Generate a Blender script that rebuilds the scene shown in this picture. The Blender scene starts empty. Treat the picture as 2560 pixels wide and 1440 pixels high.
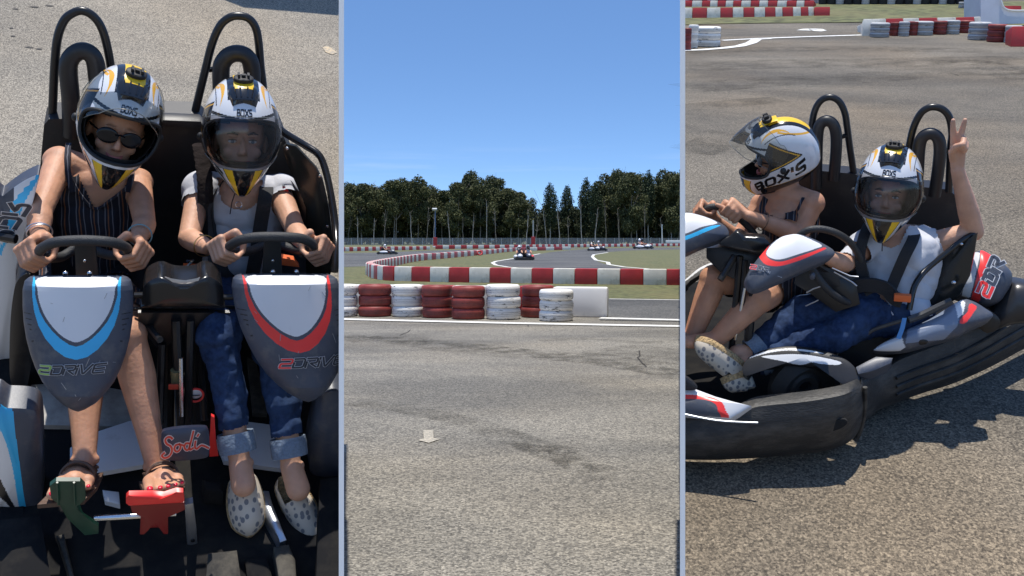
import bpy, bmesh, math, random
import numpy as np
from mathutils import Vector, Matrix, noise as mnoise
R = math.radians
random.seed(7); RNG = np.random.RandomState(7)
S = bpy.context.scene; COL = S.collection

# ------------------------------------------------------------------ camera
CAMH = 1.41; F = 2400.0; CX = 1280.0; CY = 600.0
cam = bpy.data.objects.new('camera', bpy.data.cameras.new('camera')); COL.objects.link(cam)
cam.location = (0, 0, CAMH); cam.rotation_euler = (R(90), 0, 0)
cam.data.sensor_width = 36; cam.data.lens = 36 * F / 2560; cam.data.shift_y = (CY - 720) / 2560
cam.data.clip_start = .05; cam.data.clip_end = 5000
S.camera = cam
S.render.resolution_x = 1024; S.render.resolution_y = 576
# ------------------------------------------------------------------ sky and sun
SUN_DIR = Vector((.0, -.07, 1.0)).normalized()         # towards the sun, almost overhead
sun_el = math.asin(SUN_DIR.z); sun_az = math.atan2(SUN_DIR.x, SUN_DIR.y)
W = bpy.data.worlds.new('World'); S.world = W; W.use_nodes = True
wn = W.node_tree; wn.nodes.clear()
sky = wn.nodes.new('ShaderNodeTexSky'); sky.sky_type = 'NISHITA'; sky.sun_disc = False
sky.sun_elevation = sun_el; sky.sun_rotation = sun_az
sky.altitude = 1500; sky.air_density = 1.0; sky.dust_density = 0.2; sky.ozone_density = 3.5
tc = wn.nodes.new('ShaderNodeTexCoord'); sx = wn.nodes.new('ShaderNodeSeparateXYZ'); cx_ = wn.nodes.new('ShaderNodeCombineXYZ')
mz = wn.nodes.new('ShaderNodeMath'); mz.operation = 'MULTIPLY_ADD'; mz.inputs[1].default_value = 1.8; mz.inputs[2].default_value = .09
nv = wn.nodes.new('ShaderNodeVectorMath'); nv.operation = 'NORMALIZE'
bg = wn.nodes.new('ShaderNodeBackground'); bg.inputs[1].default_value = .12
wo = wn.nodes.new('ShaderNodeOutputWorld')
wn.links.new(tc.outputs['Generated'], sx.inputs[0]); wn.links.new(sx.outputs[0], cx_.inputs[0]); wn.links.new(sx.outputs[1], cx_.inputs[1])
wn.links.new(sx.outputs[2], mz.inputs[0]); wn.links.new(mz.outputs[0], cx_.inputs[2]); wn.links.new(cx_.outputs[0], nv.inputs[0])
hs = wn.nodes.new('ShaderNodeHueSaturation'); hs.inputs['Saturation'].default_value = 1.09; hs.inputs['Value'].default_value = 1.36
wn.links.new(nv.outputs[0], sky.inputs[0]); wn.links.new(sky.outputs[0], hs.inputs['Color']); 
cn = wn.nodes.new('ShaderNodeTexNoise'); cn.inputs['Scale'].default_value = 1.0; cn.inputs['Detail'].default_value = 6; cm = wn.nodes.new('ShaderNodeMapping'); cm.inputs['Scale'].default_value = (4, 4, 60)
wn.links.new(tc.outputs['Generated'], cm.inputs[0]); wn.links.new(cm.outputs[0], cn.inputs[0])
cr = wn.nodes.new('ShaderNodeValToRGB'); cr.color_ramp.elements[0].position = .54; cr.color_ramp.elements[1].position = .78; wn.links.new(cn.outputs[0], cr.inputs[0])
cz = wn.nodes.new('ShaderNodeMapRange'); cz.inputs[1].default_value = .055; cz.inputs[2].default_value = .075; wn.links.new(sx.outputs[2], cz.inputs[0])
cz2 = wn.nodes.new('ShaderNodeMapRange'); cz2.inputs[1].default_value = .10; cz2.inputs[2].default_value = .078; wn.links.new(sx.outputs[2], cz2.inputs[0])
c1 = wn.nodes.new('ShaderNodeMath'); c1.operation = 'MULTIPLY'; wn.links.new(cz.outputs[0], c1.inputs[0]); wn.links.new(cz2.outputs[0], c1.inputs[1])
c2 = wn.nodes.new('ShaderNodeMath'); c2.operation = 'MULTIPLY'; wn.links.new(c1.outputs[0], c2.inputs[0]); wn.links.new(cr.outputs[0], c2.inputs[1])
c3 = wn.nodes.new('ShaderNodeMath'); c3.operation = 'MULTIPLY'; wn.links.new(c2.outputs[0], c3.inputs[0]); c3.inputs[1].default_value = .28
cmx = wn.nodes.new('ShaderNodeMix'); cmx.data_type = 'RGBA'; wn.links.new(c3.outputs[0], cmx.inputs[0]); wn.links.new(hs.outputs[0], cmx.inputs[6]); cmx.inputs[7].default_value = (5.5, 6.2, 7.2, 1)
wn.links.new(cmx.outputs[2], bg.inputs[0]); wn.links.new(bg.outputs[0], wo.inputs[0])
sl = bpy.data.lights.new('sun', 'SUN'); sl.energy = 4.2; sl.angle = R(.5); sl.color = (1, .95, .87)
so = bpy.data.objects.new('sun', sl); COL.objects.link(so); so.rotation_euler = SUN_DIR.to_track_quat('Z', 'Y').to_euler(); so.location = (0, -5, 30)
S.view_settings.view_transform = 'Standard'; S.view_settings.look = 'None'; S.view_settings.exposure = .32; S.view_settings.gamma = 1

# ------------------------------------------------------------------ frames (three bays of ground with their own tilt)
def A(*v): return np.array(v, float)
def rotz(a): c, s = math.cos(a), math.sin(a); return np.array([[c, -s, 0], [s, c, 0], [0, 0, 1.]])
def rotx(a): c, s = math.cos(a), math.sin(a); return np.array([[1, 0, 0], [0, c, -s], [0, s, c]])
def roty(a): c, s = math.cos(a), math.sin(a); return np.array([[c, 0, s], [0, 1, 0], [-s, 0, c]])
def ray(px, py): return A((px - CX) / F, 1, (CY - py) / F)
CAM = A(0, 0, CAMH)
class Frame:
    def __init__(s, yaw, phi, roll, refpix, dist, refloc):
        s.R = rotz(R(-yaw)) @ rotx(R(phi)) @ roty(R(roll))
        r = ray(*refpix); p = CAM + r / np.linalg.norm(r) * dist
        s.T = p - s.R @ A(*refloc); s.C = s.R.T @ (CAM - s.T)
        s.M = Matrix([list(s.R[i]) + [s.T[i]] for i in range(3)] + [[0, 0, 0, 1]])
    def d(s, px, py): return s.R.T @ ray(px, py)
    def y(s, px, py, y): d = s.d(px, py); return s.C + d * (y - s.C[1]) / d[1]
    def z(s, px, py, z): d = s.d(px, py); return s.C + d * (z - s.C[2]) / d[2]
    def pl(s, px, py, p0, n): d = s.d(px, py); return s.C + d * np.dot(p0 - s.C, n) / np.dot(d, n)
    def px(s, p): w = s.R @ A(*p) + s.T - CAM; return CX + F * w[0] / w[1], CY - F * w[2] / w[1]
LF = Frame(-19.6, 40, 0, (430, 640), 3.0, (0, -.02, .68))
RF = Frame(19.6, 24, 4, (2134, 720), 3.7, (0, 0, .42))
WF = Frame(0, 0, 0, (1280, 600), 10, (0, 10, CAMH)); WF.R = np.eye(3); WF.T = A(0, 0, 0); WF.C = CAM; WF.M = Matrix.Identity(4)
def G(px, py, z=0): d = F * (CAMH - z) / (py - CY); return A((px - CX) / F * d, d, z)

# ------------------------------------------------------------------ mesh helpers
class MB:
    def __init__(s): s.v = []; s.f = []; s.m = []
    def add(s, vs, fs, mi=0):
        o = len(s.v); s.v += [tuple(map(float, p)) for p in vs]; s.f += [tuple(i + o for i in f) for f in fs]
        s.m += ([mi] * len(fs) if isinstance(mi, int) else list(mi)); return s
    def box(s, c, size, M=None, mi=0, bev=0):
        bm = bmesh.new(); bmesh.ops.create_cube(bm, size=1)
        for v in bm.verts: v.co = Vector((v.co.x * size[0], v.co.y * size[1], v.co.z * size[2]))
        if bev: bmesh.ops.bevel(bm, geom=bm.edges[:], offset=bev, segments=2, affect='EDGES', profile=.6)
        M = np.eye(3) if M is None else np.array(M)
        return s.bm(bm, lambda p: A(*c) + M @ p, mi)
    def bm(s, bm, fn=None, mi=0):
        bm.verts.index_update()
        vs = [(fn(A(*v.co)) if fn else A(*v.co)) for v in bm.verts]; fs = [[v.index for v in f.verts] for f in bm.faces]; bm.free()
        return s.add(vs, fs, mi)
    def tube(s, pts, r, n=10, mi=0, cap=True, closed=False):
        pts = [A(*p) for p in pts]; m = len(pts); rs = r if isinstance(r, (list, tuple, np.ndarray)) else [r] * m
        up = None; rings = []
        for i, p in enumerate(pts):
            if closed: t = pts[(i + 1) % m] - pts[i - 1]
            else: t = pts[min(i + 1, m - 1)] - pts[max(i - 1, 0)]
            t = t / (np.linalg.norm(t) + 1e-12)
            if up is None:
                up = A(0, 0, 1) if abs(t[2]) < .9 else A(1, 0, 0)
            up = up - t * np.dot(up, t); up /= np.linalg.norm(up) + 1e-12; sd = np.cross(t, up)
            rings.append([p + rs[i] * (math.cos(a) * up + math.sin(a) * sd) for a in np.linspace(0, 2 * math.pi, n, endpoint=False)])
        return s.loft(rings, mi, cap, closed)
    def loft(s, rings, mi=0, cap=True, closed=False):
        n = len(rings[0]); vs = [p for r_ in rings for p in r_]; fs = []
        for i in range(len(rings) if closed else len(rings) - 1):
            a = i * n; b = ((i + 1) % len(rings)) * n
            for j in range(n): k = (j + 1) % n; fs.append((a + j, a + k, b + k, b + j))
        if cap and not closed: fs.append(tuple(range(n))[::-1]); fs.append(tuple((len(rings) - 1) * n + j for j in range(n)))
        return s.add(vs, fs, mi)
    def grid(s, fn, us, vs_, mi=0, thick=None):
        """fn(u,v)->point ; thick = function giving the back point"""
        nu, nv_ = len(us), len(vs_); vv = [fn(u, v) for v in vs_ for u in us]; fs = []; ms = []
        for j in range(nv_ - 1):
            for i in range(nu - 1):
                a = j * nu + i; fs.append((a, a + 1, a + nu + 1, a + nu))
                ms.append(mi((us[i] + us[i + 1]) / 2, (vs_[j] + vs_[j + 1]) / 2) if callable(mi) else (int(mi[j][i]) if hasattr(mi, '__len__') else mi))
        if thick:
            o = len(vv); vv += [thick(u, v) for v in vs_ for u in us]; q = len(fs)
            mb = [0] * len(ms)
            fs += [tuple(x + o for x in f[::-1]) for f in fs[:q]]; ms += mb
            bd = [i for i in range(nu)] + [j * nu + nu - 1 for j in range(1, nv_)] + [(nv_ - 1) * nu + i for i in range(nu - 2, -1, -1)] + [j * nu for j in range(nv_ - 2, 0, -1)]
            for i in range(len(bd)):
                a, b = bd[i], bd[(i + 1) % len(bd)]; fs.append((b, a, a + o, b + o)); ms.append(0)
        return s.add(vv, fs, ms)
    def prism(s, poly, fn, h, mi=0, sub=0):
        """poly 2D list; fn(x,y,z)->3D; extruded z 0..h"""
        n = len(poly); vs = [fn(x, y, 0) for x, y in poly] + [fn(x, y, h) for x, y in poly]
        fs = [tuple(range(n))[::-1], tuple(range(n, 2 * n))] + [(i, (i + 1) % n, n + (i + 1) % n, n + i) for i in range(n)]
        return s.add(vs, fs, mi)
    def ell(s, c, r, M=None, mi=0, seg=16, rg=10):
        bm = bmesh.new(); bmesh.ops.create_uvsphere(bm, u_segments=seg, v_segments=rg, radius=1)
        M = np.eye(3) if M is None else np.array(M); r = A(*r) if hasattr(r, '__len__') else A(r, r, r)
        return s.bm(bm, lambda p: A(*c) + M @ (p * r), mi)
    def mesh(s, name, mats, smooth=True, off=(0, 0, 0)):
        me = bpy.data.meshes.new(name); o = A(*off)
        me.from_pydata([tuple(A(*p) - o) for p in s.v], [], s.f)
        for m in (mats if isinstance(mats, (list, tuple)) else [mats]): me.materials.append(m)
        me.polygons.foreach_set('material_index', s.m)
        bm = bmesh.new(); bm.from_mesh(me); bmesh.ops.recalc_face_normals(bm, faces=bm.faces); bm.to_mesh(me); bm.free()
        if smooth:
            me.polygons.foreach_set('use_smooth', [True] * len(me.polygons))
            try: me.set_sharp_from_angle(angle=R(42))
            except Exception: pass
        me.update(); return me
class Thing:
    """an Empty at the base of a thing; parts are meshes in the frame's coordinates"""
    def __init__(s, name, label, cat, frame, base, group=None, M=None):
        s.base = A(*base); s.o = bpy.data.objects.new(name, None); COL.objects.link(s.o); s.o.empty_display_size = .1
        s.o.matrix_world = frame.M @ Matrix.Translation(Vector(s.base)); s.o['label'] = label; s.o['category'] = cat
        if group: s.o['group'] = group
    def part(s, name, mb, mats, parent=None, label=None, smooth=True):
        me = mb.mesh(name, mats, smooth, s.base) if isinstance(mb, MB) else mb
        o = bpy.data.objects.new(name, me); COL.objects.link(o); o.parent = parent or s.o
        if label: o['label'] = label
        return o
def single(name, mb, mats, label, cat, frame=None, base=(0, 0, 0), group=None, kind=None, smooth=True):
    me = mb.mesh(name, mats, smooth, base) if isinstance(mb, MB) else mb
    o = bpy.data.objects.new(name, me); COL.objects.link(o)
    o.matrix_world = (frame.M if frame else Matrix.Identity(4)) @ Matrix.Translation(Vector(base))
    if label: o['label'] = label
    if cat: o['category'] = cat
    if group: o['group'] = group
    if kind: o['kind'] = kind
    return o
def tree_copy(root, mat, label=None, group=None):
    r = root.copy(); COL.objects.link(r); r.matrix_world = mat
    if label: r['label'] = label
    if group: r['group'] = group
    for ch in list(root.children):
        c = ch.copy(); COL.objects.link(c); c.parent = r
        for g in list(ch.children):
            d = g.copy(); COL.objects.link(d); d.parent = c
    return r
def lerp(a, b, t): return a + (b - a) * t
def interp(x, xs, ys): return float(np.interp(x, xs, ys))
def spline(pts, n=8, closed=False):
    pts = [A(*p) for p in pts]; m = len(pts); out = []
    rng = range(m) if closed else range(m - 1)
    for i in rng:
        if closed: p0, p1, p2, p3 = pts[i - 1], pts[i], pts[(i + 1) % m], pts[(i + 2) % m]
        else: p0, p1, p2, p3 = pts[max(i - 1, 0)], pts[i], pts[i + 1], pts[min(i + 2, m - 1)]
        for t in np.linspace(0, 1, n, endpoint=False):
            out.append(.5 * ((2 * p1) + (-p0 + p2) * t + (2 * p0 - 5 * p1 + 4 * p2 - p3) * t * t + (-p0 + 3 * p1 - 3 * p2 + p3) * t ** 3))
    if not closed: out.append(pts[-1])
    return out

# ------------------------------------------------------------------ materials
def mat(name, col, rough=.6, metal=0, spec=.5, var=None, vscale=8, bump=0, bscale=60, coat=0, dirt=None, dscale=6, damt=(.5, .7), stretch=None, sheen=0, sss=0):
    """principled with procedural colour variation, optional second colour in noise patches, and noise bump"""
    m = bpy.data.materials.new(name); m.use_nodes = True; nt = m.node_tree; n = nt.nodes; l = nt.links; p = n['Principled BSDF']
    p.inputs['Base Color'].default_value = (*col, 1); p.inputs['Roughness'].default_value = rough; p.inputs['Metallic'].default_value = metal
    p.inputs['Specular IOR Level'].default_value = spec; p.inputs['Coat Weight'].default_value = coat
    if sss: p.inputs['Subsurface Weight'].default_value = sss; p.inputs['Subsurface Radius'].default_value = (.02, .008, .004); p.inputs['Subsurface Scale'].default_value = .5
    tcn = n.new('ShaderNodeTexCoord'); mp = n.new('ShaderNodeMapping'); l.new(tcn.outputs['Object'], mp.inputs[0])
    if stretch: mp.inputs['Scale'].default_value = stretch
    cur = None
    if var is not None:
        t = n.new('ShaderNodeTexNoise'); t.inputs['Scale'].default_value = vscale; t.inputs['Detail'].default_value = 6; l.new(mp.outputs[0], t.inputs[0])
        r = n.new('ShaderNodeValToRGB'); r.color_ramp.elements[0].position = .35; r.color_ramp.elements[1].position = .65
        r.color_ramp.elements[0].color = (*[c * (1 - var) for c in col], 1); r.color_ramp.elements[1].color = (*[min(1, c * (1 + var)) for c in col], 1)
        l.new(t.outputs[0], r.inputs[0]); cur = r.outputs[0]
    if dirt is not None:
        t = n.new('ShaderNodeTexNoise'); t.inputs['Scale'].default_value = dscale; t.inputs['Detail'].default_value = 8; t.inputs['Roughness'].default_value = .7; l.new(mp.outputs[0], t.inputs[0])
        r = n.new('ShaderNodeValToRGB'); r.color_ramp.elements[0].position = damt[0]; r.color_ramp.elements[1].position = damt[1]; l.new(t.outputs[0], r.inputs[0])
        mx = n.new('ShaderNodeMix'); mx.data_type = 'RGBA'; l.new(r.outputs[0], mx.inputs[0]); mx.inputs[7].default_value = (*dirt, 1)
        if cur: l.new(cur, mx.inputs[6])
        else: mx.inputs[6].default_value = (*col, 1)
        cur = mx.outputs[2]
    if cur: l.new(cur, p.inputs['Base Color'])
    if bump:
        t = n.new('ShaderNodeTexNoise'); t.inputs['Scale'].default_value = bscale; t.inputs['Detail'].default_value = 4; l.new(mp.outputs[0], t.inputs[0])
        b = n.new('ShaderNodeBump'); b.inputs['Strength'].default_value = bump; b.inputs['Distance'].default_value = .01; l.new(t.outputs[0], b.inputs['Height']); l.new(b.outputs[0], p.inputs['Normal'])
    return m
def asphalt(name, dark, light, grain, patch, warm=None, stain=.35, speck=1.1):
    m = bpy.data.materials.new(name); m.use_nodes = True; nt = m.node_tree; n = nt.nodes; l = nt.links; p = n['Principled BSDF']
    p.inputs['Roughness'].default_value = .85; p.inputs['Specular IOR Level'].default_value = .3
    t = n.new('ShaderNodeTexCoord')
    v = n.new('ShaderNodeTexNoise'); v.inputs['Scale'].default_value = grain; v.inputs['Detail'].default_value = 3; v.inputs['Roughness'].default_value = .75; l.new(t.outputs['Object'], v.inputs[0])
    r = n.new('ShaderNodeValToRGB'); e = r.color_ramp.elements; e[0].position = .38; e[1].position = .62; e[0].color = (*dark, 1); e[1].color = (*light, 1); l.new(v.outputs[0], r.inputs[0])
    vo = n.new('ShaderNodeTexVoronoi'); vo.inputs['Scale'].default_value = grain * .45; l.new(t.outputs['Object'], vo.inputs[0])
    r2 = n.new('ShaderNodeValToRGB'); e = r2.color_ramp.elements; e[0].position = .12; e[1].position = .22; e[0].color = (1, 1, 1, 1); e[1].color = (0, 0, 0, 1); l.new(vo.outputs[0], r2.inputs[0])
    vc = n.new('ShaderNodeMath'); vc.operation = 'MULTIPLY'; l.new(r2.outputs[0], vc.inputs[0]); vc.inputs[1].default_value = .35
    mx = n.new('ShaderNodeMix'); mx.data_type = 'RGBA'; l.new(vc.outputs[0], mx.inputs[0]); l.new(r.outputs[0], mx.inputs[6]); mx.inputs[7].default_value = (*[min(1, c * 1.9) for c in light], 1)
    vs = n.new('ShaderNodeTexVoronoi'); vs.inputs['Scale'].default_value = grain * speck; l.new(t.outputs['Object'], vs.inputs[0])
    sp = n.new('ShaderNodeSeparateColor'); l.new(vs.outputs['Color'], sp.inputs[0])
    rs = n.new('ShaderNodeValToRGB'); e = rs.color_ramp.elements; e[0].position = 0; e[1].position = 1; e[0].color = (.50, .50, .50, 1); e[1].color = (1.52, 1.50, 1.45, 1); l.new(sp.outputs[0], rs.inputs[0])
    ms = n.new('ShaderNodeMix'); ms.data_type = 'RGBA'; ms.blend_type = 'MULTIPLY'; ms.inputs[0].default_value = 1; l.new(mx.outputs[2], ms.inputs[6]); l.new(rs.outputs[0], ms.inputs[7]); mx = ms
    # large worn patches
    a = n.new('ShaderNodeTexNoise'); a.inputs['Scale'].default_value = patch; a.inputs['Detail'].default_value = 7; a.inputs['Roughness'].default_value = .62; a.inputs['Distortion'].default_value = .6
    mp = n.new('ShaderNodeMapping'); mp.inputs['Scale'].default_value = (.55, 1.25, 1); l.new(t.outputs['Object'], mp.inputs[0]); l.new(mp.outputs[0], a.inputs[0])
    r3 = n.new('ShaderNodeValToRGB'); e = r3.color_ramp.elements; e[0].position = .38; e[1].position = .62; e[0].color = (*([1 - stain] * 3), 1); e[1].color = (1.12, 1.1, 1.06, 1); l.new(a.outputs[0], r3.inputs[0])
    mu = n.new('ShaderNodeMix'); mu.data_type = 'RGBA'; mu.blend_type = 'MULTIPLY'; mu.inputs[0].default_value = 1; l.new(mx.outputs[2], mu.inputs[6]); l.new(r3.outputs[0], mu.inputs[7])
    out = mu.outputs[2]
    if warm:
        b = n.new('ShaderNodeTexNoise'); b.inputs['Scale'].default_value = patch * .6; b.inputs['Detail'].default_value = 3; l.new(t.outputs['Object'], b.inputs[0])
        r4 = n.new('ShaderNodeValToRGB'); e = r4.color_ramp.elements; e[0].position = .45; e[1].position = .65; e[0].color = (1, 1, 1, 1); e[1].color = (*warm, 1); l.new(b.outputs[0], r4.inputs[0])
        m2 = n.new('ShaderNodeMix'); m2.data_type = 'RGBA'; m2.blend_type = 'MULTIPLY'; m2.inputs[0].default_value = 1; l.new(out, m2.inputs[6]); l.new(r4.outputs[0], m2.inputs[7]); out = m2.outputs[2]
    l.new(out, p.inputs['Base Color'])
    bp = n.new('ShaderNodeBump'); bp.inputs['Strength'].default_value = .5; bp.inputs['Distance'].default_value = .004; l.new(v.outputs[0], bp.inputs['Height']); l.new(bp.outputs[0], p.inputs['Normal'])
    return m
M_ASPH = asphalt('asphalt_mid', (.125, .12, .11), (.275, .262, .235), 75, .5, (1.04, 1.0, .94), .32, .95)
M_ASPL = asphalt('asphalt_left', (.19, .172, .146), (.33, .30, .255), 190, .9, (1.06, 1.0, .92), .20, 1.2)
M_ASPR = asphalt('asphalt_right', (.088, .079, .067), (.212, .190, .157), 120, .6, (1.10, 1.0, .88), .36, 1.3)
M_TRACK = asphalt('asphalt_track', (.07, .072, .075), (.15, .15, .15), 40, .2)
M_GRASS = mat('grass', (.105, .11, .042), .9, var=.5, vscale=5, dirt=(.16, .14, .06), dscale=.6, damt=(.45, .7), bump=.6, bscale=20)
M_PAINT = mat('road_paint', (.72, .71, .67), .7, var=.1, vscale=20, dirt=(.3, .29, .26), dscale=14, damt=(.52, .75))
M_YPAINT = mat('worn_yellow_paint', (.55, .42, .24), .8, dirt=(.32, .28, .22), dscale=30, damt=(.42, .6))
M_WHITE = mat('white_plastic', (.88, .86, .81), .45, var=.05, vscale=3, dirt=(.42, .39, .33), dscale=2.5, damt=(.55, .85))
M_CREAM = mat('weathered_cream', (.80, .76, .67), .6, var=.08, vscale=3, dirt=(.33, .30, .23), dscale=2, damt=(.5, .8))
M_RED = mat('red_plastic', (.50, .035, .035), .5, var=.15, vscale=3, dirt=(.25, .05, .04), dscale=3, damt=(.5, .8))
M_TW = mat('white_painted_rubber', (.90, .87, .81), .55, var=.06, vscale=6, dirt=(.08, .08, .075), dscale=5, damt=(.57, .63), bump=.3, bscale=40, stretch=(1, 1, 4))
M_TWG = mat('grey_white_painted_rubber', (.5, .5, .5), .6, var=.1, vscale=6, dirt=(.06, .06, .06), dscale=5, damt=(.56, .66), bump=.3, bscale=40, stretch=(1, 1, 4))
M_TR = mat('red_painted_rubber', (.27, .045, .035), .55, var=.2, vscale=6, dirt=(.10, .03, .03), dscale=5, damt=(.6, .72), bump=.3, bscale=40)
M_BLK = mat('black_rubber', (.02, .02, .02), .75, bump=.2, bscale=50)
M_GALV = mat('galvanised_steel', (.45, .47, .48), .5, metal=.3)
M_BARK = mat('pale_bark', (.22, .19, .15), .9, var=.4, vscale=2, bump=.5, bscale=10)
M_BARKP = mat('white_bark', (.42, .39, .34), .9, var=.35, vscale=1.5, bump=.5, bscale=10)
def leafmat(name, c1, c2):
    m = bpy.data.materials.new(name); m.use_nodes = True; n = m.node_tree.nodes; l = m.node_tree.links; p = n['Principled BSDF']; p.inputs['Roughness'].default_value = .7; p.inputs['Specular IOR Level'].default_value = .25
    g = n.new('ShaderNodeNewGeometry'); tcn = n.new('ShaderNodeTexCoord'); t = n.new('ShaderNodeTexNoise'); t.inputs['Scale'].default_value = .45; t.inputs['Detail'].default_value = 3; l.new(tcn.outputs['Object'], t.inputs[0])
    ad = n.new('ShaderNodeMath'); ad.operation = 'MULTIPLY_ADD'; l.new(g.outputs['Random Per Island'], ad.inputs[0]); ad.inputs[1].default_value = .45; l.new(t.outputs[0], ad.inputs[2])
    r = n.new('ShaderNodeValToRGB'); r.color_ramp.elements[0].position = .45; r.color_ramp.elements[1].position = .95; r.color_ramp.elements[0].color = (*c1, 1); r.color_ramp.elements[1].color = (*c2, 1)
    l.new(ad.outputs[0], r.inputs[0]); l.new(r.outputs[0], p.inputs['Base Color']); return m
M_LEAF = leafmat('tree_leaves', (.036, .046, .018), (.11, .115, .045))
M_LEAFD = leafmat('poplar_leaves', (.020, .032, .016), (.05, .07, .03))
M_LEAFU = leafmat('undergrowth_leaves', (.022, .032, .014), (.06, .07, .03))
M_BOARD = mat('white_board', (.95, .93, .88), .6)

def skid_mat():
    m = bpy.data.materials.new('rubber_marks'); m.use_nodes = True; n = m.node_tree.nodes; l = m.node_tree.links; n.clear()
    o = n.new('ShaderNodeOutputMaterial'); mx = n.new('ShaderNodeMixShader'); tr = n.new('ShaderNodeBsdfTransparent'); d = n.new('ShaderNodeBsdfDiffuse'); d.inputs[0].default_value = (.045, .043, .04, 1)
    t = n.new('ShaderNodeTexCoord'); z = n.new('ShaderNodeTexNoise'); z.inputs['Scale'].default_value = 3.5; z.inputs['Detail'].default_value = 8; z.inputs['Roughness'].default_value = .75; l.new(t.outputs['Object'], z.inputs[0])
    r = n.new('ShaderNodeValToRGB'); r.color_ramp.elements[0].position = .42; r.color_ramp.elements[1].position = .75; r.color_ramp.elements[1].color = (.40, .40, .40, 1); l.new(z.outputs[0], r.inputs[0])
    l.new(r.outputs[0], mx.inputs[0]); l.new(tr.outputs[0], mx.inputs[1]); l.new(d.outputs[0], mx.inputs[2]); l.new(mx.outputs[0], o.inputs[0]); return m
M_SKID = skid_mat(); M_CRACK = mat('crack_line', (.05, .045, .04), .9)
# ------------------------------------------------------------------ ground of the three bays
def sheet(poly, z, mb=None):
    mb = mb or MB(); mb.add([(x, y, z) for x, y in poly], [tuple(range(len(poly)))]); return mb
gb = MB(); gb.add([(-900, -30, 0), (900, -30, 0), (900, 2600, 0), (-900, 2600, 0)], [(0, 1, 2, 3)])
single('ground', gb, M_ASPH, None, None, kind='structure')
SEAM_L = 853.5; SEAM_R = 1706.5
def bank(name, frame, k0, k1, d1, bend, mt, label=None):
    """solid asphalt embankment: a column per viewing direction k=x/y, rows by distance"""
    def h(x, y):
        n = frame.R[:, 2]; z = frame.T[2] - (n[0] * (x - frame.T[0]) + n[1] * (y - frame.T[1])) / n[2]
        if bend:
            t = x * frame.R[0, 1] + y * frame.R[1, 1]; t /= math.hypot(frame.R[0, 1], frame.R[1, 1]); t0, c, w = bend
            z -= c * w * math.log1p(math.exp(min(40, (t - t0) / w)))
        return z
    ks = np.linspace(k0, k1, 25); n1 = 90 if bend else 24; vs = []; fs = []
    for k in ks:
        lo, hi = .2, 8.0
        for _ in range(50):
            md = (lo + hi) / 2
            if h(k * md, md) > 0: hi = md
            else: lo = md
        ds = [lo + (d1 - lo) * (j / (n1 - 1)) ** (2.2 if bend else 1) for j in range(n1)]
        for d in ds: vs.append((k * d, d, max(0, h(k * d, d))))
    # to frame coordinates so the texture lies along the slope
    top = [tuple(frame.R.T @ (A(*v) - frame.T)) for v in vs]
    bot = [tuple(frame.R.T @ (A(v[0], v[1], -.05) - frame.T)) for v in vs]
    nk = len(ks); N = len(vs)
    for i in range(nk - 1):
        for j in range(n1 - 1):
            a = i * n1 + j; fs.append((a, a + n1, a + n1 + 1, a + 1)); fs.append((N + a, N + a + 1, N + a + n1 + 1, N + a + n1))
    for j in range(n1 - 1): fs.append((j, j + 1, N + j + 1, N + j)); a = (nk - 1) * n1 + j; fs.append((a + 1, a, N + a, N + a + 1))
    for i in range(nk - 1): a = i * n1 + n1 - 1; fs.append((a, a + n1, N + a + n1, N + a)); a = i * n1; fs.append((a + n1, a, N + a, N + a + n1))
    mb = MB(); mb.add(top + bot, fs)
    single(name, mb, mt, None, None, frame=frame, kind='structure'); return h
kL = (SEAM_L - CX) / F; kR = (SEAM_R - CX) / F
hL = bank('asphalt_slope', LF, -.95, kL, 6.4, None, M_ASPL)
hR = bank('asphalt_slope', RF, kR, .95, 46, (5.6, .155, .8), M_ASPR)
def GR(px, py, up=0):
    """point of the right slope seen at a pixel (world)"""
    lo, hi = 2.0, 46.0; r = ray(px, py)
    for _ in range(60):
        md = (lo + hi) / 2; p = CAM + r * md
        if p[2] < hR(p[0], p[1]): hi = md
        else: lo = md
    p = CAM + r * lo; p[2] = hR(p[0], p[1]) + up; return p
# ------------------------------------------------------------------ middle bay: track, grass, markings
def poly_px(name, pts, z, mt, kind='structure', label=None, cat=None):
    mb = MB(); mb.add([G(x, y, z) for x, y in pts], [tuple(range(len(pts)))]); return single(name, mb, mt, label, cat, kind=kind)
gz = .004
pg = [G(500, 746, gz), G(1000, 746, gz), G(1523, 746, gz), G(1700, 748, gz), G(2100, 752, gz)]
far = [(700, 900), (-700, 900), (-300, 60)]
mb = MB(); mb.add([tuple(p) for p in pg] + [(x, y, gz) for x, y in far], [tuple(range(8))]); single('grass', mb, M_GRASS, None, None, kind='structure')
T1 = [(1232, 656), (1236, 660), (1258, 665), (1300, 669), (1400, 672), (1600, 674), (1560, 669), (1525, 664), (1502, 657), (1486, 650), (1482, 642), (1490, 635), (1520, 630), (1580, 626), (1712, 623),
      (1712, 618.4), (1560, 620), (1480, 621), (1420, 626), (1380, 630), (1320, 640), (1270, 648)]
T2 = [(845, 668), (845, 633), (960, 631), (1060, 627), (1200, 623.5), (1330, 621), (1420, 620), (1480, 620.3), (1430, 622), (1330, 625.5), (1200, 633), (1100, 643), (1030, 650), (960, 661), (925, 665)]
poly_px('track', spline_px := T1, .008, M_TRACK); poly_px('track', T2, .008, M_TRACK)
poly_px('track', [(1500, 800), (2000, 808), (2000, 752), (1700, 748.5), (1500, 746.5)], .008, M_TRACK)
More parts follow.
